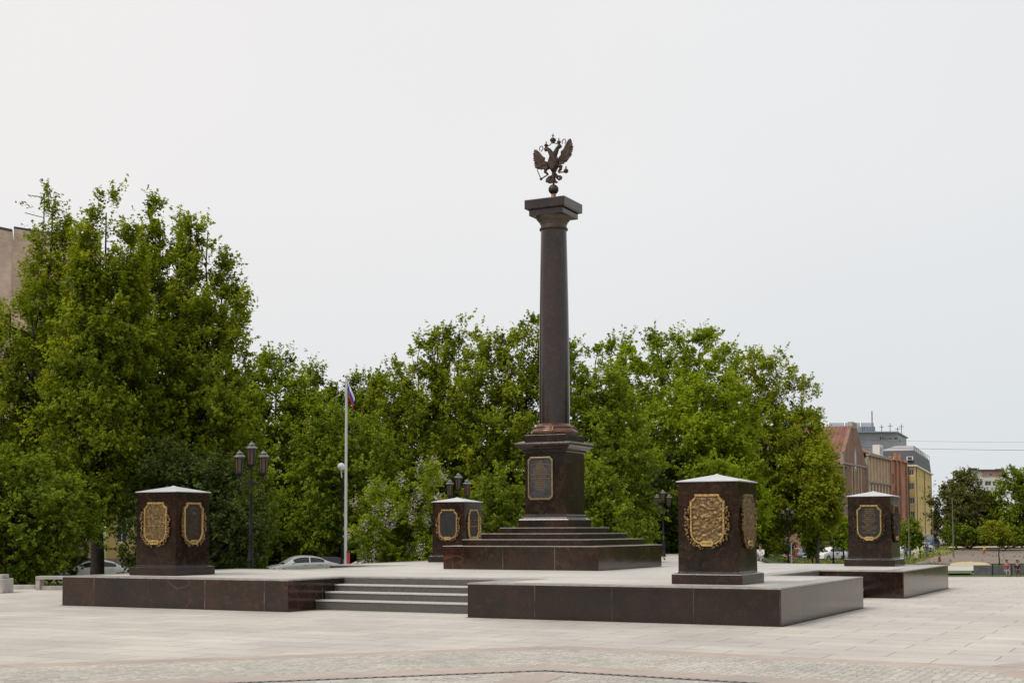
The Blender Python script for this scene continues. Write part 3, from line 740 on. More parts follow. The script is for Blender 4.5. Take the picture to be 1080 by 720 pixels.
# ------------------------------------------------------------------ lamps and poles
def lamp_post(loc, label, h=4.75, heads=True, rz=0, q=.86):
    t = thing('street_lamp', label, 'lamp', loc, rz, 'black cast iron lamps around the plaza')
    k = h/4.75
    MB().lathe((0,0,0), [(.20,0),(.20,.12),(.15,.18),(.15,.35),(.11,.42),(.09,.75),(.11,.80),(.11,.86),(.085,.92),(.065,1.6),(.075,1.64),(.075,1.7),(.055,1.75),(.045,3.0*k),(.06,3.03*k),(.04,3.08*k),(.035,h-.95)], 16).build('post', M['iron'], t, smooth=True)
    ar = MB()
    for s_ in (-1, 1):
        ar.tube([(0,0,h-1.30),(s_*.16,0,h-1.42),(s_*.30,0,h-1.36),(s_*.40,0,h-1.22),(s_*.40,0,h-1.13)], .022, 8)
        ar.tube([(s_*.05,0,h-1.2),(s_*.2,0,h-1.52),(s_*.33,0,h-1.58),(s_*.36,0,h-1.50),(s_*.30,0,h-1.47)], .014, 6)
    ar.build('bracket', M['iron'], t, smooth='all')
    for dx, dz in ((-.40, -.29), (0, 0), (.40, -.29)):
        zt = h+dz
        hd = MB().lathe((dx,0,zt), [(.05*q,-.88),(.12*q,-.84),(.16*q,-.80),(.17*q,-.78),(.155*q,-.775)], 12).build('lantern', M['iron'], t, smooth=True)
        MB().lathe((dx,0,zt), [(.135*q,-.775),(.155*q,-.5),(.165*q,-.26)], 12).build('lantern_glass', M['lampglass'], hd, smooth=True)
        rb_ = MB()
        for a in range(6):
            A_ = a*math.pi/3+.3; rb_.tube([(dx+.145*q*math.cos(A_),.145*q*math.sin(A_),zt-.775),(dx+.172*q*math.cos(A_),.172*q*math.sin(A_),zt-.26)], .014, 5)
        rb_.build('cage', M['iron'], hd)
        MB().lathe((dx,0,zt), [(.17*q,-.27),(.235*q,-.25),(.24*q,-.225),(.16*q,-.17),(.10*q,-.15),(.13*q,-.13),(.13*q,-.11),(.07*q,-.06),(.03,-.04),(.025,0)], 14).build('hood', M['lampmetal'], hd, smooth=True)
    return t
lamp_post(ground_pt(264.5, 46, 0), 'black three headed lamp right of the left stele, nearest of the lamps', 4.80, rz=YAW)
lamp_post(ground_pt(483.5, 64, -.1), 'three headed lamp whose lanterns rise behind the stele by the column steps', 4.58, rz=YAW)
lamp_post(ground_pt(699.5, 92, -.1), 'black three headed lamp left of the stele with the golden battle relief', 4.58, rz=YAW)
lamp_post(ground_pt(831, 122, TZ(831,122)), 'distant lamp with dark lanterns between the golden stele and the parked cars', 1.82+23/1451*122-TZ(831,122), rz=YAW)
lamp_post(ground_pt(878.5, 150, TZ(878,150)), 'distant lamp in front of the white parked car, left of the lettered stele', 2.4-TZ(878,150), rz=YAW)

fp = thing('flagpole', 'tall pale flagpole with a limp flag, left of the column', 'flagpole', ground_pt(364.6, 60, 0), YAW)
MB().lathe((0,0,0), [(.16,0),(.16,.08),(.066,.1),(.063,3.5),(.058,6),(.05,8.45),(.0,8.5)], 16).build('pole', M['pole'], fp, smooth=True)
MB().blob((0,0,8.54), .07, 10, 6).build('finial', M['gold'], fp, smooth='all')
fl = tag(bpy.data.objects.new('flag', None), 'white, blue and red striped flag hanging limp from the flagpole', 'flag'); COL.objects.link(fl); fl.location = fp.location; fl.rotation_euler = (0,0,YAW)
nu, nv = 14, 20; fv = []; ff = []; st = []
for j in range(nv+1):
    for i in range(nu+1):
        s_ = i/nu; t = j/nv  # s along fly, t down the hoist
        fold = .035*math.sin(s_*9+t*2.0)
        x = .06+s_*.30*(1-.25*t)+.01*math.sin(t*8); z = 8.35-t*.55-s_*.72
        fv.append((x, fold*1.6, z)); st.append(1-t)
for j in range(nv):
    for i in range(nu): a = j*(nu+1)+i; ff.append((a, a+1, a+nu+2, a+nu+1))
fm = MB().add(fv, ff).build('cloth', M['flag'], fl, smooth='all')
ca = fm.data.color_attributes.new('stripe', 'FLOAT_COLOR', 'POINT'); ca.data.foreach_set('color', [c for s_ in st for c in (s_, s_, s_, 1)])

gl_ = thing('globe_lamp', 'slim dark lamp post with a round white globe, beside the flagpole', 'lamp', ground_pt(359.5, 68, -.2), YAW)
zg = 1.82+67/1451*68+.2
MB().tube([(.05,0,0),(.05,0,zg-.55)], .045, 10).build('post', M['iron'], gl_)
MB().tube([(.05,0,zg-.6),(.02,0,zg-.42),(0,0,zg-.2)], .03, 8).build('bracket', M['pole'], gl_)
MB().blob((0,0,zg), .19, 18, 12).build('globe', M['globe'], gl_, smooth='all')

# ------------------------------------------------------------------ benches and kerb at the left edge
def local(bx, d, z=0): return thing_loc(bx, d, z)
p0, p1 = on_plane(37, 622), on_plane(66, 622)
bn = thing('concrete_bench', 'pale concrete bench with an open frame at the left edge of the plaza', 'bench', tuple(p0), YAW)
MB().box(0, 5.2, 0, .45, .33, .43).build('seat', M['concrete'], bn, bevel=.01)
for x in (0, 2.5, 5.06): MB().box(x+.002, x+.13, .02, .43, 0, .33).build('leg', M['concrete'], bn, bevel=.008)
MB().box(.13, 5.06, .08, .37, .0, .13).build('base_rail', M['concrete'], bn, bevel=.008)
b2 = thing('stone_planter', 'pale stone block at the left margin of the plaza', 'block', tuple(on_plane(-14, 625.5)), YAW)
MB().box(0, .46, 0, .9, 0, .42).build('body', M['concrete'], b2, bevel=.02)
MB().box(-.02, .36, .3, .8, .42, .54).build('upper_block', M['concrete'], b2, bevel=.02)
k = thing('low_kerb_wall', 'low grey kerb wall closing the left edge of the plaza', 'kerb', tuple(on_plane(2, 621)), YAW)
MB().box(-5.6, 1.02, 0, .22, 0, .13).build('kerb_stone', M['concrete'], k, bevel=.01)

# ------------------------------------------------------------------ vegetation
FOL = {
 'oak': foliage('oak_leaves', (.058, .092, .006), (.32, .36, .026), .44),
 'maple': foliage('maple_leaves', (.058, .102, .006), (.32, .39, .026), .44),
 'lime': foliage('lime_tree_leaves', (.078, .128, .007), (.33, .39, .024), .42, warm=(.30, .20, .035)),
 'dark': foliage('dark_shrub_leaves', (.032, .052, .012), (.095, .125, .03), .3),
 'bright': foliage('bright_shrub_leaves', (.060, .104, .008), (.29, .35, .032), .42),
 'copper': foliage('copper_leaves', (.052, .076, .018), (.18, .225, .045), .35, warm=(.13, .075, .04)),
 'mid': foliage('park_tree_leaves', (.048, .085, .008), (.25, .31, .028), .42),
}
def leaf_mesh(name, P, Nrm, size, tone, warm, mat, parent):
    n = len(P); r = RNG.normal(size=(n, 3)); t = np.cross(Nrm, r); t /= np.linalg.norm(t, axis=1, keepdims=True)+1e-9
    b_ = np.cross(Nrm, t); s_ = (size*RNG.uniform(.6, 1.35, n))[:, None]
    V = np.empty((n, 4, 3)); bend = Nrm*s_*.18
    V[:, 0] = P - t*s_*.55; V[:, 1] = P - b_*s_*.34 + bend; V[:, 2] = P + t*s_*.55; V[:, 3] = P + b_*s_*.34 + bend
    me = bpy.data.meshes.new(name); me.vertices.add(n*4); me.vertices.foreach_set('co', V.astype(np.float32).ravel())
    me.loops.add(n*4); me.loops.foreach_set('vertex_index', np.arange(n*4, dtype=np.int32))
    me.polygons.add(n); me.polygons.foreach_set('loop_start', np.arange(0, n*4, 4, dtype=np.int32))
    me.update(); me.validate()
    ca = me.color_attributes.new('leaf_tone', 'FLOAT_COLOR', 'POINT')
    c = np.zeros((n, 4, 4), np.float32); c[:, :, 0] = np.clip(tone, 0, 1)[:, None]; c[:, :, 1] = np.clip(warm, 0, 1)[:, None]; c[:, :, 3] = 1
    ca.data.foreach_set('color', c.ravel())
    me.materials.append(mat); o = bpy.data.objects.new(name, me); COL.objects.link(o); o.parent = parent
    return o

def crown_points(plumes, nclump, rng, rough=.28):
    """plumes: (dx, dy, zlow, ztop, radius, profile kind)"""
    wts = np.array([max(.5, (p[3]-p[2]))*p[4]**1.25 for p in plumes]); wts /= wts.sum()
    out = []
    ph = rng.uniform(0, 6.28, (len(plumes), 4))
    for i, p in enumerate(plumes):
        k = max(3, int(round(nclump*wts[i])))
        cnt = 0
        while cnt < k:
            t = rng.random(); kind = p[5]
            if kind == 'ball': pr = math.sqrt(max(0, 1-(2*t-1)**2))
            elif kind == 'dome': pr = math.sqrt(max(0, 1-max(0, (t-.35)/.65)**2))*(.55+.45*min(1, t/.3))
            elif kind == 'cone': pr = (1-t)**.75*min(1, .45+t*3)
            else: pr = (1-t)**.36*min(1, .40+t*1.8)
            if rng.random() > pr**1.15+.10: continue
            a = rng.uniform(0, 2*math.pi)
            lump = 1+rough*(math.sin(2*a+ph[i,0]+5*t)*.5+math.sin(3*a+ph[i,1]-7*t)*.4+math.sin(5*a+ph[i,2]+11*t)*.3)
            rr = p[4]*pr*lump*(rng.random()**.38)
            out.append((p[0]+rr*math.cos(a), p[1]+rr*math.sin(a), p[2]+t*(p[3]-p[2]), i, rr/max(.2, p[4]*pr)))
            cnt += 1
    return out

def tree(name, label, cat, loc, plumes, fol='oak', leaves=22000, clumps=150, clump_r=.9, leaf=.17, trunk_r=.22, trunk_h=None, group=None, seed=1,
         bark='bark', upright=.35, warm=0.0, spiky=1.0, tone=0.0, flowers=None, limbs=True, lean=(0, 0)):
    rng = np.random.default_rng(seed)
    if cat == 'tree' and leaves > 9000: leaves = int(leaves*1.45); clumps = int(clumps*1.6); clump_r *= .86; leaf *= .86
    plumes = [(p[0], p[1], p[2], p[3]-clump_r*(1.0 if p[5] == 'plume' else .8), max(.4, p[4]-clump_r*.25), p[5]) for p in plumes] if cat == 'tree' else plumes
    t = thing(name, label, cat, loc, 0, group)
    cl = crown_points(plumes, clumps, rng)
    ztop = max(p[3] for p in plumes); zlow = min(p[2] for p in plumes)
    # trunk and limbs
    if limbs:
        tm = MB(); main = max(range(len(plumes)), key=lambda i: plumes[i][3]); th = trunk_h or zlow+(ztop-zlow)*.25
        wob = [Vector((lean[0]*q*q+rng.normal()*.06, lean[1]*q*q+rng.normal()*.06, -.15+th*q)) for q in np.linspace(0, 1, 6)]
        wob[0] = Vector((0, 0, -.3))
        tm.tube(wob, [trunk_r*1.55, trunk_r*1.12, trunk_r, trunk_r*.93, trunk_r*.85, trunk_r*.75], 12)
        top = wob[-1]; leaders = []
        for i, p in enumerate(plumes):
            end = Vector((p[0], p[1], p[2]+(p[3]-p[2])*.93)); st_ = top*.9 if len(plumes) > 1 else top
            midp = Vector((p[0]*.75, p[1]*.75, (st_.z+end.z)*.45)); pts = []
            for q in np.linspace(0, 1, 9):
                pt = st_*(1-q)**2 + midp*2*q*(1-q) + end*q*q + Vector((rng.normal()*.08, rng.normal()*.08, 0)); pts.append(pt)
            r0 = trunk_r*.7/max(1, len(plumes)**.35); tm.tube(pts, [r0*(1-q*.88)+.012 for q in np.linspace(0, 1, 9)], 8); leaders.append(pts)
        for (x, y, z, i, rel) in cl[::max(1, len(cl)//110)]:
            pts = leaders[i]; tgt = Vector((x, y, z)); hz = z-math.hypot(x-pts[0].x, y-pts[0].y)*.45*(1-upright)-.8
            k = min(range(9), key=lambda q: abs(pts[q].z-hz)); s_ = pts[k]
            mid_ = (s_+tgt)/2+Vector((0, 0, -.12*(tgt-s_).length*(1-upright)+.1))
            tm.tube([s_, s_.lerp(mid_, .6)+Vector(rng.normal(size=3)*.06), mid_.lerp(tgt, .4)+Vector(rng.normal(size=3)*.06), tgt], [.05, .035, .022, .008], 5)
        tm.build('trunk', M[bark], t, smooth='all')
    C = np.array([c[:3] for c in cl]); ax = np.array([(plumes[int(c[3])][0], plumes[int(c[3])][1]) for c in cl])
    outw = C.copy(); outw[:, :2] -= ax; zc = (zlow+ztop)/2; outw[:, 2] = (C[:, 2]-zc)*.5
    outw /= np.linalg.norm(outw, axis=1, keepdims=True)+1e-6
    per = max(6, int(leaves/len(C))); K = 9
    P = []; Nn = []; T = []; W = []
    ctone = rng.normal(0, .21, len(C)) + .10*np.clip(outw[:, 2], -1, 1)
    for i in range(len(C)):
        R = clump_r*rng.uniform(.65, 1.3)
        d = rng.normal(size=(K, 3))*.62 + outw[i]*.65 + np.array([0, 0, upright]); d /= np.linalg.norm(d, axis=1, keepdims=True)
        L = R*rng.uniform(.55, 1.25, K)*np.where(rng.random(K) < .18*spiky, 1.5, 1.0)
        ki = rng.integers(0, K, per); u = rng.random(per)**.7
        pos = C[i] + d[ki]*(L[ki]*u)[:, None] + rng.normal(size=(per, 3))*R*(.17*(1.15-u))[:, None]
        nn = rng.normal(size=(per, 3))*.55 + outw[i]*.45 + np.array([0, 0, .55]); nn /= np.linalg.norm(nn, axis=1, keepdims=True)
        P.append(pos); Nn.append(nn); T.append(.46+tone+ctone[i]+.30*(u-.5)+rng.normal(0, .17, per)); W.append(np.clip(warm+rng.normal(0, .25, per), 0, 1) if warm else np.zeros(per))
    P = np.concatenate(P); Nn = np.concatenate(Nn); T = np.concatenate(T); W = np.concatenate(W)
    keep = P[:, 2] > -.05; P, Nn, T, W = P[keep], Nn[keep], T[keep], W[keep]
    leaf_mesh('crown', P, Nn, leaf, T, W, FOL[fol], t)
    if flowers:
        nf, fc = flowers; fmesh = MB(); idx = rng.choice(len(C), nf, replace=False); PP = []
        for i in idx:
            c = C[i]+outw[i]*clump_r*.8; q = rng.normal(size=(80, 3))*np.array([.12, .12, .2])+c; PP.append(q)
        PP = np.concatenate(PP); nn = rng.normal(size=PP.shape); nn /= np.linalg.norm(nn, axis=1, keepdims=True)
        leaf_mesh('blossom', PP, nn, .075, rng.uniform(0, 1, len(PP)), np.zeros(len(PP)), fc, t)
    return t
LILAC = foliage('lilac_blossom', (.42, .34, .38), (.80, .72, .74), .2)

GB, GM, GR = 'tall park trees left of the column', 'park trees behind the column', 'trees beyond the field on the right'
def Hm(by, d, bx): return float(spot(bx, by, d)[2]) - TZ(bx, d)     # height above the ground there
def m_(px_, d): return px_*d/1451.0
def off(dx, dd=0): v = RT0*dx+FH*dd; return float(v[0]), float(v[1])
def pl(bx0, d0, specs):
    r = []
    for (bx, dd, ylow, ytop, rpx, kind) in specs:
        dx = m_(bx-bx0, d0); o_ = off(dx, dd)
        r.append((o_[0], o_[1], Hm(ylow, d0, bx0), Hm(ytop, d0, bx0), m_(rpx, d0), kind))
    return r
# the big multi stemmed trees on the left
tree('oak_tree', 'tall oak with pointed leading shoots at the far left, before the pink brick block', 'tree', base(38, 62), pl(38, 62, [(47, 0, 440, 192, 34, 'plume'), (24, 1, 500, 246, 32, 'plume'), (70, 0, 460, 222, 34, 'plume'), (4, 0, 520, 300, 34, 'plume'), (40, -1, 600, 300, 62, 'dome'), (0, -1, 610, 380, 60, 'dome')]), 'oak', 52000, 360, .85, .165, .3, 6, GB, 21, upright=.8)
tree('oak_tree', 'dark trunked oak whose trunk stands before the white car, with a slim high top', 'tree', base(103, 58), pl(103, 58, [(106, 0, 440, 190, 32, 'plume'), (127, 1, 440, 214, 30, 'plume'), (88, -.5, 460, 232, 34, 'plume'), (108, 0, 545, 272, 58, 'dome'), (108, -1, 540, 400, 66, 'dome')]), 'oak', 56000, 380, .85, .165, .27, 6, GB, 22, upright=.8)
tree('oak_tree', 'tall oak above the left stele with open shoots against the sky', 'tree', base(160, 63), pl(160, 63, [(157, 0, 440, 196, 31, 'plume'), (180, 1, 440, 214, 30, 'plume'), (140, 0, 460, 236, 32, 'plume'), (166, -1, 560, 276, 58, 'dome'), (162, 0, 535, 410, 64, 'dome')]), 'oak', 54000, 370, .85, .165, .28, 6, GB, 23, upright=.8)
tree('oak_tree', 'oak with a slope of pointed shoots falling to the right, behind the nearest lamp', 'tree', base(218, 62), pl(218, 62, [(196, 0, 440, 208, 28, 'plume'), (215, 0, 460, 210, 26, 'plume'), (231, .5, 490, 248, 28, 'plume'), (247, 0, 520, 292, 28, 'plume'), (214, -1, 585, 300, 54, 'dome'), (226, -2, 585, 372, 50, 'dome')]), 'oak', 50000, 340, .85, .165, .26, 6, GB, 24, upright=.75)
tree('park_tree', 'rounded green tree to the right of the nearest lamp, behind the silver car', 'tree', base(292, 96), pl(292, 96, [(288, 0, 590, 364, 46, 'dome'), (262, 0, 590, 385, 36, 'dome'), (322, 0, 585, 392, 36, 'dome')]), 'maple', 42000, 280, 1.25, .25, .3, 5, GB, 25)
tree('park_tree', 'dark green tree behind the rounded tree left of the flagpole', 'tree', base(330, 125), pl(330, 125, [(330, 0, 580, 380, 30, 'dome'), (350, 0, 580, 402, 30, 'dome')]), 'mid', 24000, 160, 1.4, .29, .3, 5, GB, 26)
tree('park_tree', 'thin topped tree right behind the flag', 'tree', base(384, 125), pl(384, 125, [(376, 0, 520, 382, 20, 'plume'), (398, 0, 520, 388, 20, 'plume'), (386, 0, 590, 408, 42, 'dome')]), 'mid', 26000, 180, 1.4, .28, .3, 6, GM, 27, upright=.6)
tree('park_tree', 'bright green tree low behind the flagpole', 'tree', base(352, 92), pl(352, 92, [(345, 0, 578, 420, 42, 'dome'), (382, 0, 578, 432, 40, 'dome')]), 'bright', 32000, 230, 1.1, .22, .25, 4, GM, 28)
tree('park_tree', 'broad tree with a rising outline between the flagpole and the column', 'tree', base(452, 104), pl(452, 104, [(440, 0, 590, 350, 42, 'dome'), (484, 1, 590, 328, 42, 'dome'), (462, 0, 480, 336, 26, 'plume'), (412, -1, 585, 378, 42, 'dome'), (450, -2, 580, 410, 62, 'dome')]), 'oak', 58000, 390, 1.2, .25, .35, 6, GM, 29, upright=.5)
tree('park_tree', 'leafy tree immediately left of the column shaft with sky showing through its top', 'tree', base(532, 102), pl(532, 102, [(518, 0, 560, 342, 36, 'dome'), (550, 0, 590, 328, 36, 'dome'), (568, 1, 520, 322, 24, 'plume'), (502, -1, 590, 372, 42, 'dome'), (540, -2, 585, 400, 60, 'dome')]), 'oak', 52000, 350, 1.2, .25, .35, 6, GM, 30, upright=.5)
tree('park_tree', 'green tree immediately right of the column shaft', 'tree', base(625, 100), pl(625, 100, [(600, 0, 590, 342, 34, 'dome'), (630, 0, 590, 358, 44, 'dome'), (655, 0, 590, 400, 40, 'dome'), (622, -1, 590, 430, 56, 'dome')]), 'mid', 50000, 330, 1.15, .24, .32, 6, GM, 31, tone=.14)
tree('maple_tree', 'large maple with a high rounded crown over the golden stele', 'tree', base(700, 124), pl(700, 124, [(700, 0, 585, 334, 74, 'dome'), (655, 2, 580, 345, 52, 'dome'), (742, 0, 588, 342, 46, 'dome'), (690, -2, 588, 430, 84, 'dome')]), 'maple', 80000, 480, 1.35, .30, .45, 6, GM, 32, tone=.1)
tree('maple_tree', 'maple with a pale green crown between the big maple and the thin trunked lime', 'tree', base(746, 116), pl(746, 116, [(735, 0, 585, 388, 52, 'dome'), (766, 0, 585, 354, 38, 'dome'), (755, -1, 585, 430, 52, 'dome')]), 'maple', 42000, 270, 1.25, .28, .32, 5, GM, 33, tone=.26)
tree('lime_tree', 'lime tree with yellowish leaves and a long thin pale trunk, right of the golden stele', 'tree', base(808, 142), pl(808, 142, [(794, 0, 570, 362, 46, 'dome'), (826, 0, 560, 364, 40, 'dome'), (842, 0, 552, 388, 30, 'dome'), (796, -2, 574, 420, 56, 'dome'), (850, 0, 556, 430, 34, 'dome')]), 'lime', 64000, 420, 1.4, .30, .2, 12, GM, 34, 'palebark', upright=.2, warm=.10, tone=.12)
tree('lime_tree', 'low yellowish lime tree with drooping branches beside the red roofed building', 'tree', base(862, 138), pl(862, 138, [(862, 0, 560, 456, 22, 'dome'), (870, 0, 552, 486, 20, 'dome'), (852, -1, 556, 466, 34, 'dome')]), 'lime', 28000, 190, 1.2, .28, .2, 4, GM, 35, 'palebark', upright=.1, warm=.14, tone=.22)
# shrubs and undergrowth
GS = 'shrubs along the park edge'
tree('leafy_shrub', 'wide leafy green shrub at the left margin, behind the concrete bench', 'shrub', base(20, 50), pl(20, 50, [(0, 0, 612, 478, 50, 'dome'), (42, 0, 598, 488, 42, 'dome'), (80, 0, 572, 515, 24, 'dome'), (14, -.5, 618, 530, 50, 'dome')]), 'mid', 36000, 260, .6, .125, .07, 1, GS, 41, tone=.0)
tree('leafy_shrub', 'dark green shrub right behind the left stele', 'shrub', base(200, 56), pl(200, 56, [(175, 0, 612, 468, 40, 'dome'), (215, 0, 612, 478, 40, 'dome'), (245, 0, 606, 500, 34, 'dome')]), 'dark', 40000, 280, .65, .13, .07, 1, GS, 42, tone=.15)
tree('leafy_shrub', 'green shrub behind the nearest lamp, left of the silver car', 'shrub', base(262, 70), pl(262, 70, [(240, 0, 600, 520, 32, 'dome'), (274, 0, 582, 530, 22, 'dome'), (258, 0, 598, 490, 30, 'dome')]), 'mid', 26000, 180, .75, .16, .07, 1, GS, 43)
tree('lilac_bush', 'lilac bush with pale mauve blossom, left of the stele behind the column steps', 'shrub', base(428, 74), pl(428, 74, [(405, 0, 600, 512, 30, 'dome'), (442, 0, 600, 492, 32, 'dome'), (420, 0, 600, 530, 44, 'dome'), (462, 0, 600, 520, 22, 'dome')]), 'maple', 30000, 220, .7, .15, .07, 1, None, 44, flowers=(95, LILAC), tone=.0)
tree('leafy_shrub', 'bright green shrub at the right end of the column steps', 'shrub', base(665, 76), pl(665, 76, [(640, 0, 604, 500, 26, 'dome'), (665, 0, 604, 545, 20, 'dome'), (622, 0, 604, 480, 24, 'dome')]), 'bright', 22000, 160, .75, .16, .07, 1, GS, 45, tone=.05)
tree('leafy_shrub', 'dense green shrub left of the base of the pedestal', 'shrub', base(530, 78), pl(530, 78, [(520, 0, 604, 500, 26, 'dome'), (545, 0, 604, 520, 22, 'dome')]), 'mid', 15000, 110, .75, .16, .07, 1, GS, 46)
k = 0
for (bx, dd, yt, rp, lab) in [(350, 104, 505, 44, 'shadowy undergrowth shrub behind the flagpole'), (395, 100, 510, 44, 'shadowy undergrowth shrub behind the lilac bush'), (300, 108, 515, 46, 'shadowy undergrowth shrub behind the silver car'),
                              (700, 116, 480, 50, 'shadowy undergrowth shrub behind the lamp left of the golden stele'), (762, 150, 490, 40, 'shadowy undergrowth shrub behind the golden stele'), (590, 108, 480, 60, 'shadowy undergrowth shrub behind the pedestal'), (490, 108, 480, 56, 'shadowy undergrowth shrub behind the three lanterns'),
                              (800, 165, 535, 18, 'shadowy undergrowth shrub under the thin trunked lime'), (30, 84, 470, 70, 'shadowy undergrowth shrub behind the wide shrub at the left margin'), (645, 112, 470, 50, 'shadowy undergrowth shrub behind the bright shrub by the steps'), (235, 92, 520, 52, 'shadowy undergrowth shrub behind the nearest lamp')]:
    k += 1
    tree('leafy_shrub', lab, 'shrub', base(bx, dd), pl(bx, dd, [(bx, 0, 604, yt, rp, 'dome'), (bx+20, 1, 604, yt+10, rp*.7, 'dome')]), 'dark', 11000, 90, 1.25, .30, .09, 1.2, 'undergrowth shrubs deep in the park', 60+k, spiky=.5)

# out-of-frame wood, added so the polished granite mirrors dark leaves, not bright sky
wr2 = np.random.default_rng(99); WP = []; WT = []
fwd2 = np.array([FH[0], FH[1]]); rt2 = np.array([RT0[0], RT0[1]])
for q in range(150):
    ang = rad(27)+(rad(360-27-29))*q/150+wr2.normal()*.01; dist = wr2.uniform(62, 88)
    c2 = CAM[:2]+(fwd2*math.cos(ang)+rt2*math.sin(ang))*dist; hh = wr2.uniform(8, 15); tone = wr2.normal(.45, .12)
    n_l = 900; u = wr2.normal(size=(n_l, 3)); u /= np.linalg.norm(u, axis=1, keepdims=True); rr_ = wr2.random(n_l)**.4
    WP.append(np.column_stack([c2[0]+u[:, 0]*rr_*3.6, c2[1]+u[:, 1]*rr_*3.6, -1+hh*.5+u[:, 2]*rr_*hh*.55])); WT.append(np.full(n_l, tone)+wr2.normal(0, .15, n_l))
WP = np.concatenate(WP); WT = np.concatenate(WT); wn = wr2.normal(size=WP.shape); wn /= np.linalg.norm(wn, axis=1, keepdims=True)
wd_ = leaf_mesh('added_wood', WP, wn, .8, WT, np.zeros(len(WP)), FOL['mid'], None); wd_['kind'] = 'stuff'
tag(wd_, 'continuous wood closing the plaza on the sides away from the column', 'wood')

# right hand side trees
tree('broad_tree', 'broad dark tree with coppery top left of the white block, beyond the field', 'tree', base(1012, 250), pl(1012, 250, [(1005, 0, 566, 505, 24, 'dome'), (1022, 2, 566, 491, 24, 'dome'), (1038, 3, 566, 508, 20, 'dome'), (1000, 0, 568, 530, 22, 'dome')]), 'copper', 22000, 190, 1.7, .42, .4, 3, GR, 81, warm=.35, tone=.1)
tree('broad_tree', 'green tree below the white block, right of the coppery tree', 'tree', base(1040, 255), pl(1040, 255, [(1036, 0, 570, 522, 20, 'dome'), (1052, 0, 570, 536, 15, 'dome')]), 'mid', 12000, 100, 1.5, .4, .3, 3, GR, 82)
tree('broad_tree', 'bright green tree at the right margin beyond the field', 'tree', base(1074, 250), pl(1074, 250, [(1070, 0, 572, 489, 24, 'dome'), (1092, 0, 572, 486, 24, 'dome'), (1060, 0, 572, 530, 14, 'dome')]), 'bright', 20000, 160, 1.6, .42, .35, 3, GR, 83)
tree('young_tree', 'young slim tree on the field behind the grey panel wall', 'tree', base(1053, 120), pl(1053, 120, [(1050, 0, 572, 547, 13, 'ball'), (1058, 0, 568, 553, 11, 'ball')]), 'lime', 2600, 60, .55, .19, .055, 3, None, 84, warm=.2)
tree('young_tree', 'small tree just right of the lettered stele', 'tree', base(959, 165), pl(959, 165, [(960, 0, 576, 546, 11, 'ball'), (964, 0, 577, 556, 9, 'ball')]), 'mid', 6000, 70, .75, .25, .08, 2.2, None, 85)
tree('young_tree', 'small tree left of the lettered stele, over the parked cars', 'tree', base(889, 170), pl(889, 170, [(886, 0, 578, 541, 14, 'ball'), (895, 0, 576, 548, 10, 'ball')]), 'maple', 7000, 80, .8, .26, .09, 2.5, None, 86)
tree('young_tree', 'small tree on the grass behind the distant lamp, beside the red car', 'tree', base(857, 150), pl(857, 150, [(856, 0, 584, 556, 12, 'ball')]), 'mid', 5000, 60, .7, .23, .07, 2.0, None, 87)
for i, (bx, dd, yb, yt, rp, lb) in enumerate([(1022, 235, 573, 556, 22, 'low hedge in front of the coppery tree'), (1060, 232, 574, 558, 24, 'low hedge in front of the right margin tree')]):
    tree('field_hedge', lb, 'hedge', base(bx, dd), pl(bx, dd, [(bx-12, 0, yb, yt, rp*.7, 'dome'), (bx+12, 0, yb, yt+1, rp*.7, 'dome')]), 'mid', 6000, 60, .9, .34, .1, .6, 'low hedges beyond the field', 90+i)

# ------------------------------------------------------------------ right hand ground: field, paths, sand
def patch(name, corners, mat, z=.02):
    m = MB(); nd = 8; nb = 8
    (b00, d00), (b10, d10), (b11, d11), (b01, d01) = corners
    vs = []
    for j in range(nd+1):
        for i in range(nb+1):
            s_, t = i/nb, j/nd
            bb = (b00*(1-s_)+b10*s_)*(1-t)+(b01*(1-s_)+b11*s_)*t; dd = (d00*(1-s_)+d10*s_)*(1-t)+(d01*(1-s_)+d11*s_)*t
            p = spot(bb, 558, dd); vs.append((p[0], p[1], TZ(bb, dd)+z))
    m.add(vs, [(j*(nb+1)+i, j*(nb+1)+i+1, (j+1)*(nb+1)+i+1, (j+1)*(nb+1)+i) for j in range(nd) for i in range(nb)])
    return struct(name, m, mat)
patch('dirt_field', [(962, 152), (1300, 152), (1300, 250), (1016, 250)], M['dirt'], .12)
patch('meadow', [(930, 251), (1300, 251), (1300, 292), (945, 292)], M['grass'], .16)
patch('meadow_strip', [(930, 144), (960, 144), (1012, 249), (945, 249)], simple('dry_grass', (.19, .215, .05), .95, 0, .3, .3, .6), .10)
patch('grass_verge', [(800, 110), (930, 110), (930, 172), (800, 172)], M['grassdark'], .08)
patch('parking_road', [(780, 176), (950, 176), (965, 240), (700, 240)], M['asphalt'], .11)
patch('road', [(948, 240), (1000, 252), (1012, 330), (955, 330)], simple('pale_road', (.36, .34, .32), .9, 0, .1, .4), .25)
patch('footpath', [(960, 126), (1400, 126), (1400, 142), (960, 142)], simple('pale_path', (.47, .445, .41), .85, 0, .12, .3), .15)
patch('grass_strip', [(940, 118.5), (1024, 118.5), (1024, 124), (940, 124)], M['grassdark'], .18)
patch('sandy_line', [(1000, 238), (1300, 243), (1300, 246), (1000, 243)], M['sand'], .3)
sp = MB(); c = np.array(base(1021, 146)); us = np.linspace(-1, 1, 41); vs_ = np.linspace(-1, 1, 15)
vv = [tuple(c+RT0*(u*2.3)+FH*(w*1.5)+np.array([0, 0, .10+.36*max(0, 1-u*u*.9-w*w)**.6*(1+.3*noise.noise(Vector((u*5, w*3, 0))))])) for w in vs_ for u in us]
sp.add(vv, [(j*41+i, j*41+i+1, (j+1)*41+i+1, (j+1)*41+i) for j in range(14) for i in range(40)])
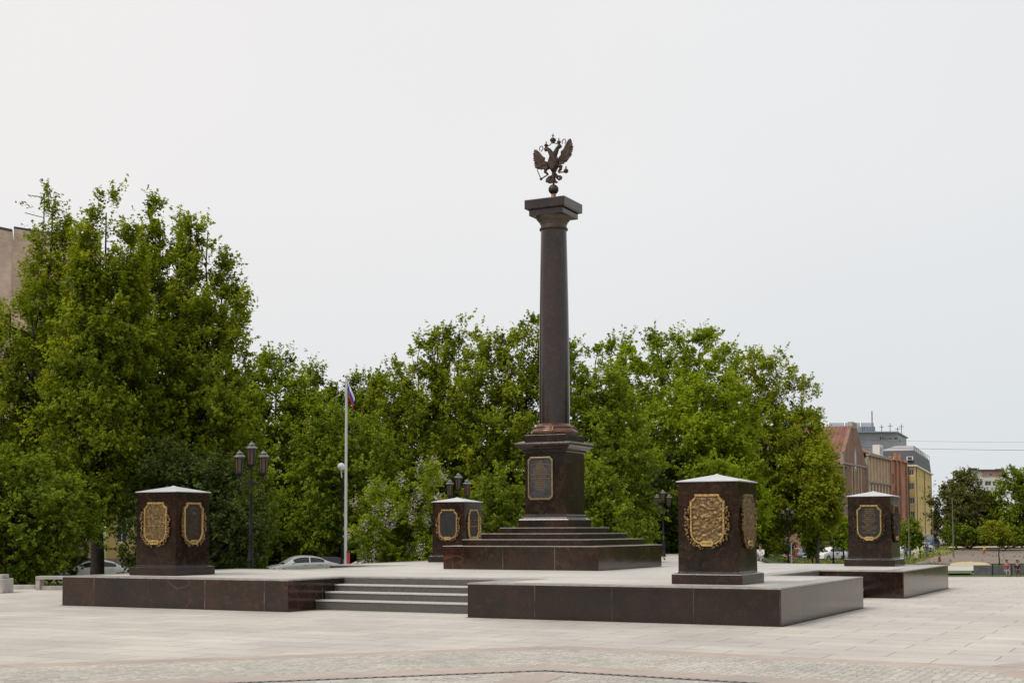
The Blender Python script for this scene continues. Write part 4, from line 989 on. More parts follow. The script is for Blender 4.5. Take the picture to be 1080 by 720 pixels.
tag(sp.build('sand_heap', M['sand'], smooth='all'), 'long low heap of yellow sand behind the plaza edge', 'sand heap')

# grey panel wall beyond the plaza edge
pw0 = base(1026, 117); gw = thing('panel_wall', 'low grey wall of metal panels beyond the right edge of the plaza', 'wall', pw0, YAW)
for i in range(5):
    p_ = MB().box(i*1.62, i*1.62+1.56, 0, .08, .05, .88).build('panel', M['panel'], gw, bevel=.01)
    MB().box(i*1.62+1.565, i*1.62+1.615, -.02, .1, 0, .93).build('post', M['iron'], gw)
ds_ = simple('rubble', (.22, .19, .15), .95, 0, .5, 3, .8)
tag(MB().add(*(lambda q: (q.v, q.f))(MB().blob((0, 0, .05), (.95, .5, .28), 14, 7))).build('dark_heap', ds_, smooth='all', T=lambda p: tuple(np.array(base(980, 150))+RT0*p[0]+FH*p[1]+np.array([0, 0, p[2]+.15+.1*noise.noise(Vector(p)*4)]))), 'small dark heap of earth beside the walking figure on the field', 'earth heap')

# ------------------------------------------------------------------ cars
def car(name, label, loc, rz, paint, kind='sedan', group='cars parked beyond the plaza'):
    t = thing(name, label, 'car', loc, rz, group)
    if kind == 'sedan':
        L, W, Ht = 4.55, .88, 1.44
        X = [-2.27, -2.15, -1.75, -1.45, -1.0, -.55, 0, .35, .7, 1.0, 1.35, 1.75, 2.1, 2.25]
        belt = [.72, .90, .98, .99, .98, .97, .955, .94, .93, .92, .88, .82, .72, .58]
        top = [.72, .92, 1.0, 1.10, 1.33, 1.42, 1.44, 1.42, 1.32, 1.14, .90, .84, .73, .58]
        gi = (3, 9)
    else:
        L, W, Ht = 4.4, .90, 1.65
        X = [-2.2, -2.12, -1.95, -1.7, -1.2, -.6, 0, .45, .8, 1.1, 1.4, 1.75, 2.1, 2.2]
        belt = [.85, .98, 1.02, 1.03, 1.02, 1.01, 1.0, 1.0, .99, .98, .96, .90, .78, .62]
        top = [.87, 1.05, 1.45, 1.60, 1.66, 1.67, 1.66, 1.60, 1.44, 1.18, .99, .92, .79, .62]
        gi = (2, 9)
    m = MB(); rings = []
    for k, x in enumerate(X):
        e = 1-.10*(abs(x)/2.27)**4; w = W*e; hb, ht = belt[k], max(top[k], belt[k]+.015); wr_ = w*(.97-.20*min(1, (ht-hb)/.4))
        half = [(0, .20), (w*.9, .20), (w*.99, .32), (w, hb*.72), (w*.965, hb), (wr_, ht-.05*min(1, (ht-hb)/.3)-.005), (wr_*.82, ht-.004), (0, ht+.012)]
        rings.append([(x, y, z) for y, z in half]+[(x, -y, z) for y, z in reversed(half[1:-1])])
    n = len(rings[0]); v = [p for r in rings for p in r]
    f = [(k*n+i, (k+1)*n+i, (k+1)*n+(i+1) % n, k*n+(i+1) % n) for k in range(len(X)-1) for i in range(n)] + [tuple(range(n)), tuple(reversed(range((len(X)-1)*n, len(X)*n)))]
    m.add(v, f); body = m.build('body', paint, t, smooth=True)
    # side windows: between belt and roof with pillars left in body colour
    def pt(k, j, s_): # interpolate on side between belt (j=0) and roof (j=1)
        k0 = int(min(len(X)-2, max(0, math.floor(k)))); q = k-k0
        a = np.array(rings[k0][4])*(1-q)+np.array(rings[k0+1][4])*q; b_ = np.array(rings[k0][5])*(1-q)+np.array(rings[k0+1][5])*q
        p = a*(1-j)+b_*j; return (p[0], s_*(p[1]+.008), p[2])
    for s_ in (-1, 1):
        for (ka, kb) in ((gi[0]+.5, gi[0]+2.4), (gi[0]+2.55, gi[1]-.8)):
            w = MB(); ks = np.linspace(ka, kb, 7); vs = [pt(k_, .10, s_) for k_ in ks]+[pt(k_, .88, s_) for k_ in ks]
            w.add(vs, [((i, i+1, 8+i, 7+i) if s_ < 0 else (7+i, 8+i, i+1, i)) for i in range(6)]); w.build('side_window', M['carglass'], t)
    def screen(k0, k1, nm, sgn):
        w = MB(); r0, r1 = rings[k0], rings[k1]
        a, b_ = np.array(r0[4]), np.array(r1[5]); vs = []
        for q in np.linspace(.06, .93, 6):
            p = a*(1-q)+b_*q; c_ = np.array([p[0]+sgn*(.05), 0, p[2]+.03])
            for u in np.linspace(-1, 1, 9): vs.append((c_[0]-sgn*.05*u*u+sgn*.012, u*p[1]*.93, c_[2]-.03*u*u))
        fs = [(j*9+i, j*9+i+1, (j+1)*9+i+1, (j+1)*9+i) for j in range(5) for i in range(8)]
        if sgn < 0: fs = [tuple(reversed(q)) for q in fs]
        w.add(vs, fs); w.build(nm, M['carglass'], t, smooth='all')
    if kind == 'sedan': screen(10, 7, 'windscreen', 1); screen(2, 4, 'rear_window', -1)
    else: screen(10, 7, 'windscreen', 1); screen(1, 3, 'rear_window', -1)
    for x in (-1.38, 1.38):
        for s_ in (-1, 1):
            wh = MB(); prof = [(.20, -.1), (.31, -.1), (.33, -.07), (.33, .07), (.31, .1), (.2, .1)]
            T = lambda p, s_=s_, x=x: (x+p[0], s_*(W-.09)+p[2]*s_, .33+p[1])
            q = MB().lathe((0, 0, 0), prof, 20); w_ = q.build('wheel', M['rubber'], t, smooth=True, T=T)
            MB().lathe((0, 0, 0), [(.21, .08), (.2, .104), (.05, .09), (.03, .11)], 16).build('rim', M['alloy'], w_, smooth=True, T=T)
    for s_ in (-1, 1):
        MB().blob((X[-2]-.03, s_*W*.68, belt[-2]-.09), (.12, .17, .075), 10, 6).build('headlight', M['chrome'], t, smooth='all')
        MB().blob((X[1]+.02, s_*W*.74, belt[1]-.06), (.10, .13, .09), 10, 6).build('tail_light', M['redlamp'], t, smooth='all')
        MB().blob((.78, s_*(W+.09), 1.0), (.07, .10, .06), 10, 6).build('wing_mirror', paint, t, smooth='all')
        hm = MB(); hm.box(-.1, .1, s_*(W-.015), s_*(W+.012), .84, .865); hm.box(-1.05, -.87, s_*(W-.02), s_*(W+.005), .85, .875); hm.build('door_handle', paint, t)
    MB().box(X[-1]-.03, X[-1]+.015, -.26, .26, .38, .49).build('number_plate', M['whiteframe'], t)
    return t
def heading(deg): return YAW+rad(deg)
white, silver, black, blue, red_, dk = [car_paint(n_n, c, mt) for n_n, c, mt in (('white_paint', (.72, .72, .71), 0), ('silver_paint', (.60, .61, .60), .35), ('black_paint', (.015, .016, .018), .3), ('blue_paint', (.04, .07, .15), .3), ('red_paint', (.32, .02, .02), .1), ('grey_paint', (.09, .11, .13), .4))]
car('parked_car', 'white car parked behind the trunk of the oak at the left', ground_pt(101, 87, -1.42), heading(200), white)
car('parked_car', 'silver car parked between the nearest lamp and the flagpole', ground_pt(319, 88, -1.20), heading(203), silver)
car('parked_car', 'black car half hidden behind the silver car, near the flagpole', ground_pt(350, 91, -1.5), heading(15), black, 'suv')
car('parked_car', 'red car parked at the far left of the row beyond the grass', base(838, 186), heading(245), red_)
car('parked_car', 'dark grey car beside the red one, facing the plaza', base(849, 180), heading(255), dk)
car('parked_car', 'silver car behind the dark grey one, in the row beyond the grass', base(856, 192), heading(200), silver)
car('parked_car', 'white high roofed car left of the lettered stele', base(876, 178), heading(215), white, 'suv')
car('parked_car', 'dark blue car partly behind the lettered stele', base(889, 180), heading(230), blue, 'suv')
car('parked_car', 'white van like car right of the lettered stele, behind the blue clad person', base(953, 215), heading(190), white, 'suv')
car('parked_car', 'dark blue car on the road before the yellow building', ground_pt(981, 240, TZ(981, 240)+.25), heading(230), blue, 'suv')
car('parked_car', 'pale car between the white one and the blue one near the yellow building', ground_pt(970, 228, TZ(970, 228)+.2), heading(200), silver)
car('parked_car', 'white car standing before the coppery tree beyond the field', ground_pt(1008, 262, TZ(1008, 262)+.3), heading(230), white, 'suv')

# ------------------------------------------------------------------ people
SKIN = simple('skin', (.42, .24, .17), .55, 0, .08, 6)
def cloth(n_n, c): return simple(n_n, c, .85, 0, .15, 6, .2)
CL = {k_: cloth('cloth_'+k_, c) for k_, c in {'blue': (.03, .13, .30), 'hivis': (.55, .62, .08), 'dark': (.03, .03, .04), 'white': (.6, .6, .58), 'pink': (.30, .08, .12), 'orange': (.55, .22, .04), 'denim': (.06, .09, .16), 'brown': (.10, .06, .04), 'red': (.4, .05, .05), 'hair': (.03, .02, .015), 'grey': (.3, .3, .3)}.items()}
def skin_mesh(name, verts, edges, radii, mat, parent, sub=2, root=0):
    me = bpy.data.meshes.new(name+'_cage'); me.from_pydata([tuple(v) for v in verts], edges, []); o = bpy.data.objects.new(name, me); COL.objects.link(o)
    sk = o.modifiers.new('skin', 'SKIN'); sk.use_smooth_shade = True
    me.skin_vertices[0].data[root].use_root = True
    for i, r in enumerate(radii): me.skin_vertices[0].data[i].radius = (r, r) if not hasattr(r, '__len__') else r
    ss = o.modifiers.new('sub', 'SUBSURF'); ss.levels = ss.render_levels = sub
    dg = bpy.context.evaluated_depsgraph_get(); nm = bpy.data.meshes.new_from_object(o.evaluated_get(dg)); nm.name = name
    o.modifiers.clear(); o.data = nm; nm.materials.clear(); nm.materials.append(mat); nm.polygons.foreach_set('use_smooth', [True]*len(nm.polygons)); o.parent = parent
    return o
def person(label, loc, rz, top, bottom, pose='walk', h=1.72, hair='hair', group='people beyond the plaza', seed=0):
    t = thing('person', label, 'person', loc, rz, group); k = h/1.75; rnd = random.Random(seed)
    if pose == 'sit':
        J = dict(pel=(0,0,.50), chest=(0,.08,.92), neck=(0,.12,1.08), head=(0,.15,1.26), kL=(.12,.42,.50), kR=(-.12,.42,.50), fL=(.13,.40,.10), fR=(-.13,.42,.10), tL=(.14,.58,.04), tR=(-.14,.60,.04), hL=(.1,0,.5), hR=(-.1,0,.5),
                 sL=(.19,.1,1.0), sR=(-.19,.1,1.0), eL=(.24,.18,.76), eR=(-.24,.2,.76), wL=(.14,.40,.66), wR=(-.12,.40,.66)); foot = 1
    else:
        st_ = .22 if pose == 'walk' else .04
        J = dict(pel=(0,0,.95), chest=(0,.02,1.30), neck=(0,.03,1.48), head=(0,.06,1.64), hL=(.10,0,.92), hR=(-.10,0,.92), kL=(.11,st_+.05,.50), kR=(-.11,-st_*.4,.50), fL=(.11,st_,.09), fR=(-.11,-st_*1.5,.12), tL=(.12,st_+.18,.035), tR=(-.12,-st_*1.5+.17,.04),
                 sL=(.19,.02,1.40), sR=(-.19,.02,1.40), eL=(.25,-st_*.5,1.13), eR=(-.25,st_*.5,1.13), wL=(.25,-st_*.5+.10,.90), wR=(-.25,st_*.5+.12,.90))
        if pose == 'bend': J.update(chest=(0,.25,1.22), neck=(0,.38,1.32), head=(0,.48,1.40), sL=(.18,.3,1.27), sR=(-.18,.3,1.27), eL=(.2,.4,1.02), eR=(-.2,.4,1.02), wL=(.14,.5,.82), wR=(-.14,.5,.82))
    names = ['pel','chest','neck','head','hL','kL','fL','tL','hR','kR','fR','tR','sL','eL','wL','sR','eR','wR']
    V = [Vector(J[n_n])*k for n_n in names]; ix = {n_n: i for i, n_n in enumerate(names)}
    Rr = {'pel':.125,'chest':.14,'neck':.052,'head':.095,'hL':.085,'hR':.085,'kL':.058,'kR':.058,'fL':.040,'fR':.040,'tL':.032,'tR':.032,'sL':.055,'sR':.055,'eL':.040,'eR':.040,'wL':.027,'wR':.027}
    E = [('pel','chest'),('chest','neck'),('neck','head'),('pel','hL'),('hL','kL'),('kL','fL'),('fL','tL'),('pel','hR'),('hR','kR'),('kR','fR'),('fR','tR'),('chest','sL'),('sL','eL'),('eL','wL'),('chest','sR'),('sR','eR'),('eR','wR')]
    R_ = [Rr[n_n]*k for n_n in names]; edges = [(ix[a], ix[b_]) for a, b_ in E]
    V.append(V[ix['head']]+Vector((0, .02, .09))*k); R_.append(.075*k); edges.append((ix['head'], len(V)-1))
    for s_, w, e in ((1,'wL','eL'),(-1,'wR','eR')):     # palm and five fingers
        dirv = (V[ix[w]]-V[ix[e]]).normalized(); side_ = dirv.cross(Vector((1,0,0))).normalized(); pal = V[ix[w]]+dirv*.07*k; V.append(pal); R_.append((.034*k, .018*k)); pi = len(V)-1; edges.append((ix[w], pi))
        for q, ln in zip((-1.5, -.5, .5, 1.5), (.055, .068, .072, .062)):
            a = pal+dirv*.035*k+side_*q*.017*k; b_ = a+dirv*ln*k+Vector((-s_*.014, 0, -.005))*k
            V += [a, b_]; R_ += [.009*k, .007*k]; edges += [(pi, len(V)-2), (len(V)-2, len(V)-1)]
        V.append(V[ix[w]]+dirv*.05*k+side_*.045*k); R_.append(.010*k); edges.append((ix[w], len(V)-1))
    body = skin_mesh('body', V, edges, R_, SKIN, t, 1)
    hd = V[ix['head']]
    fc = MB(); fc.blob(tuple(hd+Vector((0,.105,.015))*k), (.016*k,.026*k,.026*k), 6, 5); fc.blob(tuple(hd+Vector((.1,.0,.02))*k), (.015*k,.025*k,.035*k), 6, 5); fc.blob(tuple(hd+Vector((-.1,.0,.02))*k), (.015*k,.025*k,.035*k), 6, 5)
    fc.build('face', SKIN, t, smooth='all')
    ey = MB()
    for s_ in (-1, 1): ey.blob(tuple(hd+Vector((s_*.035,.096,.04))*k), .011*k, 6, 5)
    ey.box(-.022*k+hd.x, .022*k+hd.x, hd.y+.088*k, hd.y+.1*k, hd.z-.045*k, hd.z-.037*k); ey.build('eyes_and_mouth', CL['hair'], t)
    MB().blob(tuple(hd+Vector((0,-.025,.065))*k), (.108*k,.115*k,.105*k), 12, 8).build('hair', CL[hair], t, smooth='all')
    def sub(ns, es, rs, nm, mat):
        vs = [Vector(J[n_n])*k for n_n in ns]; return skin_mesh(nm, vs, es, [r*k for r in rs], mat, t, 1)
    sub(['pel','chest','sL','eL','sR','eR','wL','wR'], [(0,1),(1,2),(2,3),(1,4),(4,5),(3,6),(5,7)], [.145,.158,.072,.056,.072,.056,.04,.04], 'jacket', CL[top])
    sub(['pel','hL','kL','fL','hR','kR','fR'], [(0,1),(1,2),(2,3),(0,4),(4,5),(5,6)], [.14,.10,.076,.062,.10,.076,.062], 'trousers', CL[bottom])
    sh_ = MB()
    for a, b_ in (('fL','tL'),('fR','tR')):
        p, q = Vector(J[a])*k, Vector(J[b_])*k; sh_.blob(tuple((p+q)/2-Vector((0,0,.02))), (.05*k,.15*k,.05*k), 10, 6)
    sh_.build('shoes', CL['dark'], t, smooth='all')
    return t
def gp_(bx, by, d): return tuple(float(q) for q in spot(bx, by, d))
person('person in a bright blue jacket walking right of the lettered stele', gp_(955.5, 590.5, 172), heading(160), 'blue', 'dark', 'walk', seed=1)
person('person in a yellow vest standing left of another in the same vest', gp_(966.5, 589.5, 174), heading(120), 'hivis', 'white', 'stand', seed=2)
person('person in a yellow vest bending forward, beside the small tree', gp_(970.5, 589, 172), heading(-120), 'hivis', 'brown', 'bend', seed=3)
person('person in dark top and blue trousers, right of the yellow vests', gp_(977.5, 586, 186), heading(200), 'dark', 'denim', 'walk', seed=4)
person('person in light brown clothes walking on the field near the terrace corner', gp_(991, 598, 160), heading(100), 'brown', 'red', 'walk', h=1.6, seed=5)
person('person in a yellow vest walking alone in the middle of the field', gp_(1038.5, 586.5, 215), heading(60), 'hivis', 'red', 'walk', seed=6)
person('person in orange crouching over at the far meadow edge', gp_(1024, 578.5, 235), heading(100), 'orange', 'orange', 'bend', h=1.5, seed=7)
person('person in a dark pink top sitting by the grey panel wall', gp_(1061.5, 607.8, 113), heading(180), 'pink', 'grey', 'sit', seed=8)
person('person in dark clothes sitting by the grey panel wall, near the right margin', gp_(1073, 607.8, 113), heading(170), 'dark', 'brown', 'sit', seed=9)
person('person in pale clothes sitting behind the golden stele, low at its right side', gp_(803, 597, 84), heading(150), 'white', 'grey', 'sit', h=1.7, seed=10)

# ------------------------------------------------------------------ buildings
def P2(bx, d): p = spot(bx, 558, d); return Vector((p[0], p[1]))
def wall(pa, pb, z0, z1, openings, mat, parent, name='wall', inset_=.22, win='window', framemat=None, mull=True, archtop=False, kinds=None):
    """wall from pa to pb (xy), with real openings [(u0,u1,v0,v1)...] in metres; each opening takes a window part"""
    u = (pb-pa); W = u.length; u = u/W; nrm = Vector((u.y, -u.x))
    toc = Vector(CAM[:2])-pa
    if nrm.dot(toc) < 0: nrm = -nrm
    def Tw(a, o_, z): q = pa+u*a+nrm*o_; return (q.x, q.y, z)
    us = sorted({0, W, *[o_[0] for o_ in openings], *[o_[1] for o_ in openings]}); vs = sorted({z0, z1, *[o_[2] for o_ in openings], *[o_[3] for o_ in openings]})
    m = MB()
    for i in range(len(us)-1):
        for j in range(len(vs)-1):
            cu, cv = (us[i]+us[i+1])/2, (vs[j]+vs[j+1])/2
            if any(o_[0] < cu < o_[1] and o_[2] < cv < o_[3] for o_ in openings): continue
            m.add([Tw(us[i],0,vs[j]), Tw(us[i+1],0,vs[j]), Tw(us[i+1],0,vs[j+1]), Tw(us[i],0,vs[j+1])], [(0,1,2,3)])
    for a, b_, c_, d_ in openings:
        q = [Tw(a,0,c_),Tw(b_,0,c_),Tw(b_,0,d_),Tw(a,0,d_),Tw(a,-inset_,c_),Tw(b_,-inset_,c_),Tw(b_,-inset_,d_),Tw(a,-inset_,d_)]
        m.add(q, [(0,1,5,4),(1,2,6,5),(2,3,7,6),(3,0,4,7)])
    w_ = m.build(name, mat, parent)
    for a, b_, c_, d_ in openings:
        f = MB(); t_ = min(.09, (b_-a)*.1)
        def bx_(x0_, x1_, z0_, z1_, o0, o1):
            vv_ = [Tw(x0_,o0,z0_),Tw(x1_,o0,z0_),Tw(x1_,o1,z0_),Tw(x0_,o1,z0_),Tw(x0_,o0,z1_),Tw(x1_,o0,z1_),Tw(x1_,o1,z1_),Tw(x0_,o1,z1_)]
            f.add(vv_, [(0,1,2,3),(4,5,6,7),(0,1,5,4),(1,2,6,5),(2,3,7,6),(3,0,4,7)])
        I = inset_-.02
        bx_(a+.004, a+t_, c_+.004, d_-.004, -I, -I+.08); bx_(b_-t_, b_-.004, c_+.004, d_-.004, -I, -I+.08); bx_(a+t_, b_-t_, c_+.004, c_+t_, -I, -I+.079); bx_(a+t_, b_-t_, d_-t_, d_-.004, -I, -I+.079)
        if mull and b_-a > .7: mid_ = (a+b_)/2; bx_(mid_-.03, mid_+.03, c_+t_, d_-t_, -I, -I+.07)
        fo = f.build(win, framemat or M['whiteframe'], parent)
        MB().add([Tw(a+.005,-I-.01,c_+.005),Tw(b_-.005,-I-.01,c_+.005),Tw(b_-.005,-I-.01,d_-.005),Tw(a+.005,-I-.01,d_-.005)], [(0,1,2,3)]).build('pane', M['windowglass'], fo)
    return w_, Tw, W
def strip(Tw, a, b_, z0, z1, o0, o1, mat, parent, name):
    v = [Tw(a,o0,z0),Tw(b_,o0,z0),Tw(b_,o1,z0),Tw(a,o1,z0),Tw(a,o0,z1),Tw(b_,o0,z1),Tw(b_,o1,z1),Tw(a,o1,z1)]
    return MB().add(v, [(0,1,2,3),(4,5,6,7),(0,1,5,4),(1,2,6,5),(2,3,7,6),(3,0,4,7)]).build(name, mat, parent)
def ZB(by, d, bx=950): return float(spot(bx, by, d)[2])

# --- brick apartment block behind the left trees
ab = thing('apartment_block', 'tall pale pink brick apartment block behind the oaks at the left margin', 'building', (0,0,0))
A0, A1, A2 = P2(-160, 90), P2(7, 104), P2(8, 100)
z0, zt = -2.0, ZB(251, 102, 5)
ops = [(a, a+1.5, z, z+1.6) for a in (1.5, 4.5, 7.5) for z in np.arange(1.5, zt-3, 3.0)]
wall(P2(-160, 90), P2(6.5, 100), z0, zt, ops, M['pinkbrick'], ab)
zr = ZB(247, 106, 40)
Wd = (P2(100, 109)-P2(8, 104)).length
ops = [(a, a+1.5, z, z+1.6) for a in np.arange(1.2, Wd-2, 3.1) for z in np.arange(1.5, zr-3, 3.0)]
wall(P2(8, 104), P2(100, 109), z0, zr, ops, M['pinkbrick'], ab)
wall(P2(6.6, 100.1), P2(8, 104), z0, zt, [], M['pinkbrick'], ab)
wall(P2(100, 109), P2(104, 130), z0, zr, [], M['pinkbrick'], ab)
fl_ = [P2(-160, 90), P2(6.5, 100), P2(8, 104), P2(8, 140), P2(-160, 140)]
MB().prism([tuple(p) for p in fl_], zt, zt+.22).build('roof', M['mansard'], ab)
MB().prism([tuple(p) for p in [P2(8, 104), P2(100, 109), P2(104, 130), P2(8, 140)]], zr, zr+.18).build('roof', M['mansard'], ab)
strip_w = MB(); an = thing('roof_aerial', 'thin television aerial on the roof of the pink brick block', 'aerial', (*P2(40, 106), zr+.3), YAW)
ha = ZB(207, 106, 40)-zr-.3
MB().tube([(0,0,0),(0,0,ha)], .05, 6).build('mast', M['iron'], an)
am = MB(); am.tube([(-1.3,0,ha+.1),(0,0,ha-.1)], .03, 5); am.tube([(-1.5,0,ha-1.3),(0,0,ha-1.7)], .03, 5)
for q in (-1.1, -.8, -.5, -.2): am.tube([(q, -.4, ha-.02), (q, .4, ha-.02)], .015, 4)
am.build('antenna_arm', M['iron'], an)
# --- low yellow house seen under the oaks
yh = thing('yellow_house', 'yellow rendered house with white framed windows, between the oak trunk and left stele', 'building', (0,0,0))
pa, pb = P2(112, 104), P2(190, 104); zb = -1.2
ww = lambda bx: m_(bx-112, 104)
wall(pa, pb, ZB(588, 104, 130), ZB(480, 104, 130), [(ww(122), ww(134), ZB(572, 104, 130), ZB(545, 104, 130)), (ww(150), ww(162), ZB(572, 104, 130), ZB(545, 104, 130))], M['yellow'], yh)
wall(P2(111, 103.9), P2(191, 103.9), -2, ZB(588, 104, 130)-.01, [], M['stone'], yh, 'footing')
MB().prism([tuple(p) for p in [P2(108, 103), P2(192, 103), P2(192, 116), P2(108, 116)]], ZB(480, 104, 130), ZB(478, 104, 130)+.1).build('roof', M['rustroof'], yh)

# --- red roofed brick building with gable (right side street)
def LP(s_): # point along the receding facade line, s 0..1
    a = Vector((48.3, 215)); b_ = Vector((80.1, 280)); q = a+(b_-a)*s_; w = CAM+RT0*q.x+FH*q.y; return Vector((w[0], w[1]))
BACK = Vector((float(RT0[0])*-.9+float(FH[0])*.44, float(RT0[1])*-.9+float(FH[1])*.44))*16   # depth of the buildings, away from the street
def zfor(p, by):
    v_ = np.array([p.x-CAM[0], p.y-CAM[1], 0]); dd = float(v_@FH); return ZB(by, dd, 540+float(v_@RT0)/dd*1451)
def bxof(s_): q = Vector((48.3, 215))+(Vector((80.1, 280))-Vector((48.3, 215)))*s_; return 540+q.x/q.y*1451, q.y
def s_at(bx):
    lo, hi = -1.0, 2.0
    for _ in range(50):
        m__ = (lo+hi)/2
        if bxof(m__)[0] < bx: lo = m__
        else: hi = m__
    return lo
def zat_(bx, by): return ZB(by, bxof(s_at(bx))[1], bx)
gbld = thing('gabled_brick_building', 'dark brick building with a steep gable, lancet window and rusty metal roof', 'building')
sA, sB, sC = s_at(845), s_at(888), s_at(914)
pA, pB, pC = LP(sA), LP(sB), LP(sC)
ev = zat_(888, 492)
LW = (pB-pA).length
wall(pA, pB, -3, ev, [(a, a+1.3, z, z+2.4) for a in np.arange(1.2, LW-2, 3.2) for z in (1.0, 5.2)], M['brownbrick'], gbld, framemat=M['stone'])
GW = (pC-pB).length; zg_ = zat_(905, 490); apex = zat_(904, 449)
w_, Tw, _ = wall(pB, pC, -3, zg_, [(GW*.38, GW*.38+1.6, zg_-6.5, zg_-.8), (GW*.64, GW*.64+1.6, zg_-6.5, zg_-.8), (GW*.3, GW*.3+1.1, 0, 3), (GW*.6, GW*.6+1.1, 0, 3)], M['brownbrick'], gbld, framemat=M['stone'])
for (oa, ob, oz0, oz1) in [(GW*.38, GW*.38+1.6, zg_-6.5, zg_-.8), (GW*.64, GW*.64+1.6, zg_-6.5, zg_-.8), (GW*.3, GW*.3+1.1, 0, 3), (GW*.6, GW*.6+1.1, 0, 3)]:
    for xa, xb in ((oa-.32, oa-.01), (ob+.01, ob+.32)): strip(Tw, xa, xb, oz0, oz1+.3, .003, .15, M['cream'], gbld, 'window_surround')
for zz_ in (zg_-7.4, zg_-.3): strip(Tw, .45, GW-.45, zz_, zz_+.3, .003, .2, M['stone'], gbld, 'string_course')
# gable triangle with the pointed lancet
MB().add([Tw(0,0,zg_),Tw(GW,0,zg_),Tw(GW*.60,0,apex),Tw(GW*.42,0,apex), Tw(0,-.6,zg_),Tw(GW,-.6,zg_),Tw(GW*.60,-.6,apex),Tw(GW*.42,-.6,apex)], [(0,1,2,3),(7,6,5,4),(0,3,7,4),(1,5,6,2),(3,2,6,7)]).build('gable', M['brownbrick'], gbld)
MB().add([Tw(GW*.40,.08,apex-.6),Tw(GW*.62,.08,apex-.6),Tw(GW*.60,.08,apex+.5),Tw(GW*.42,.08,apex+.5),Tw(GW*.40,-.7,apex-.6),Tw(GW*.62,-.7,apex-.6),Tw(GW*.60,-.7,apex+.5),Tw(GW*.42,-.7,apex+.5)], [(0,1,2,3),(7,6,5,4),(0,3,7,4),(1,5,6,2),(3,2,6,7)]).build('gable_finial', M['stone'], gbld)
lw = MB(); c_ = GW*.52
pts = [(c_-.75, zg_-1), (c_+.75, zg_-1), (c_+.75, zg_+1.4), (c_+.45, zg_+2.3), (c_, zg_+3.0), (c_-.45, zg_+2.3), (c_-.75, zg_+1.4)]
lw.add([Tw(a, .06, z) for a, z in pts]+[Tw(c_+(a-c_)*1.35, .04, zg_+1+(z-zg_-1)*1.12) for a, z in pts], [tuple(range(7))]+[(i, (i+1) % 7, 7+(i+1) % 7, 7+i) for i in range(7)])
lwo = lw.build('lancet_window', M['stone'], gbld); MB().add([Tw(c_+(a-c_)*.8, .075, zg_+1+(z-zg_-1)*.88) for a, z in pts], [tuple(range(7))]).build('pane', M['windowglass'], lwo)
for q in (0, GW): strip(Tw, q-.4, q+.4, -3, zg_+1.6, -.2, .35, M['stone'], gbld, 'buttress')
# roofs
bk3 = lambda p, z: (p.x, p.y, z)
rB = BACK*.5
def gable_roof(p0, p1, za, zb, ra, rb_, name, parent, over=.4, mat=None, back=None, ends=True):
    """pitched roof over the facade p0-p1; eaves za/zb, ridge heights ra/rb_"""
    B = back or BACK; e = (p1-p0).normalized()*over; p0_, p1_ = p0-e*.2, p1+e*.2
    f_ = -B.normalized()*over
    m = MB(); m.add([bk3(p0_+f_, za), bk3(p1_+f_, zb), bk3(p1_+B*.5, rb_), bk3(p0_+B*.5, ra), bk3(p1_+B, zb), bk3(p0_+B, za)], [(0,1,2,3),(3,2,4,5)]+([(0,3,5),(1,4,2)] if ends else []))
    return m.build(name, mat or M['rustroof'], parent)
pz = LP(s_at(848)); gable_roof(pz, LP(s_at(893)), ev, ev, zfor(pz+rB, 470), zfor(LP(s_at(893))+rB, 470), 'lower_roof', gbld)
wall(pA, pA+BACK, -3, ev, [], M['brownbrick'], gbld, 'side_wall')
gm_ = pB.lerp(pC, .5)
xr = MB(); xr.add([bk3(pB, zg_-.2), bk3(gm_, apex-.1), bk3(gm_+BACK, apex-.1), bk3(pB+BACK, zg_-.2), bk3(pC, zg_-.2), bk3(pC+BACK, zg_-.2)], [(0,1,2,3),(1,4,5,2)]); xr.build('cross_roof', M['rustroof'], gbld)
p6 = LP(s_at(903))+BACK*.15; p5 = LP(s_at(885))+BACK*.15
gable_roof(p5, p6, ev+.6, ev+.6, zfor(p5+rB*.85, 451), zfor(p6+rB*.85, 449), 'upper_roof', gbld, back=BACK*.85)
cq = LP(s_at(893))+rB; zq = zfor(cq, 451)
MB().sqloft(cq.x, cq.y, [(.7, zq-3), (.7, zq+.4)]).build('chimney', M['brownbrick'], gbld)

# --- cream facade with pilasters
cf = thing('cream_facade_building', 'cream fronted building with tall narrow windows, between the dark gable and the red brick front', 'building')
pD = LP(s_at(938)); CW = (pD-pC).length; ze = zat_(926, 483)
nb = 7; ops = []
for i in range(nb):
    a = .6+i*(CW-1.0)/nb
    ops += [(a, a+(CW-1.0)/nb*.48, zat_(926, 506), zat_(926, 487)), (a, a+(CW-1.0)/nb*.48, zat_(926, 530), zat_(926, 511)), (a, a+(CW-1.0)/nb*.48, zat_(926, 552), zat_(926, 536))]
w_, Tw, _ = wall(pC, pD, -3, ze, ops, M['cream'], cf, framemat=M['stone'], mull=False)
for a_ in ops[nb-1:2*nb] if False else [o_ for k_, o_ in enumerate(ops) if k_ % 3 == 1]: strip(Tw, a_[0]-.02, a_[1]+.02, a_[2], a_[2]+.9, -.1, .03, M['redbrick'], cf, 'spandrel')
for i in range(nb+1): strip(Tw, max(.02, .3+i*(CW-1.0)/nb-.16), .3+i*(CW-1.0)/nb+.16, zat_(926, 508), ze-.1, 0.002, .25, M['cream'], cf, 'pilaster')
strip(Tw, 0, CW, ze, ze+.5, -.1, .6, M['stone'], cf, 'cornice'); strip(Tw, 0, CW, zat_(926, 510), zat_(926, 508), .003, .35, M['stone'], cf, 'string_course')
zr_ = zfor(pC+rB, 459)
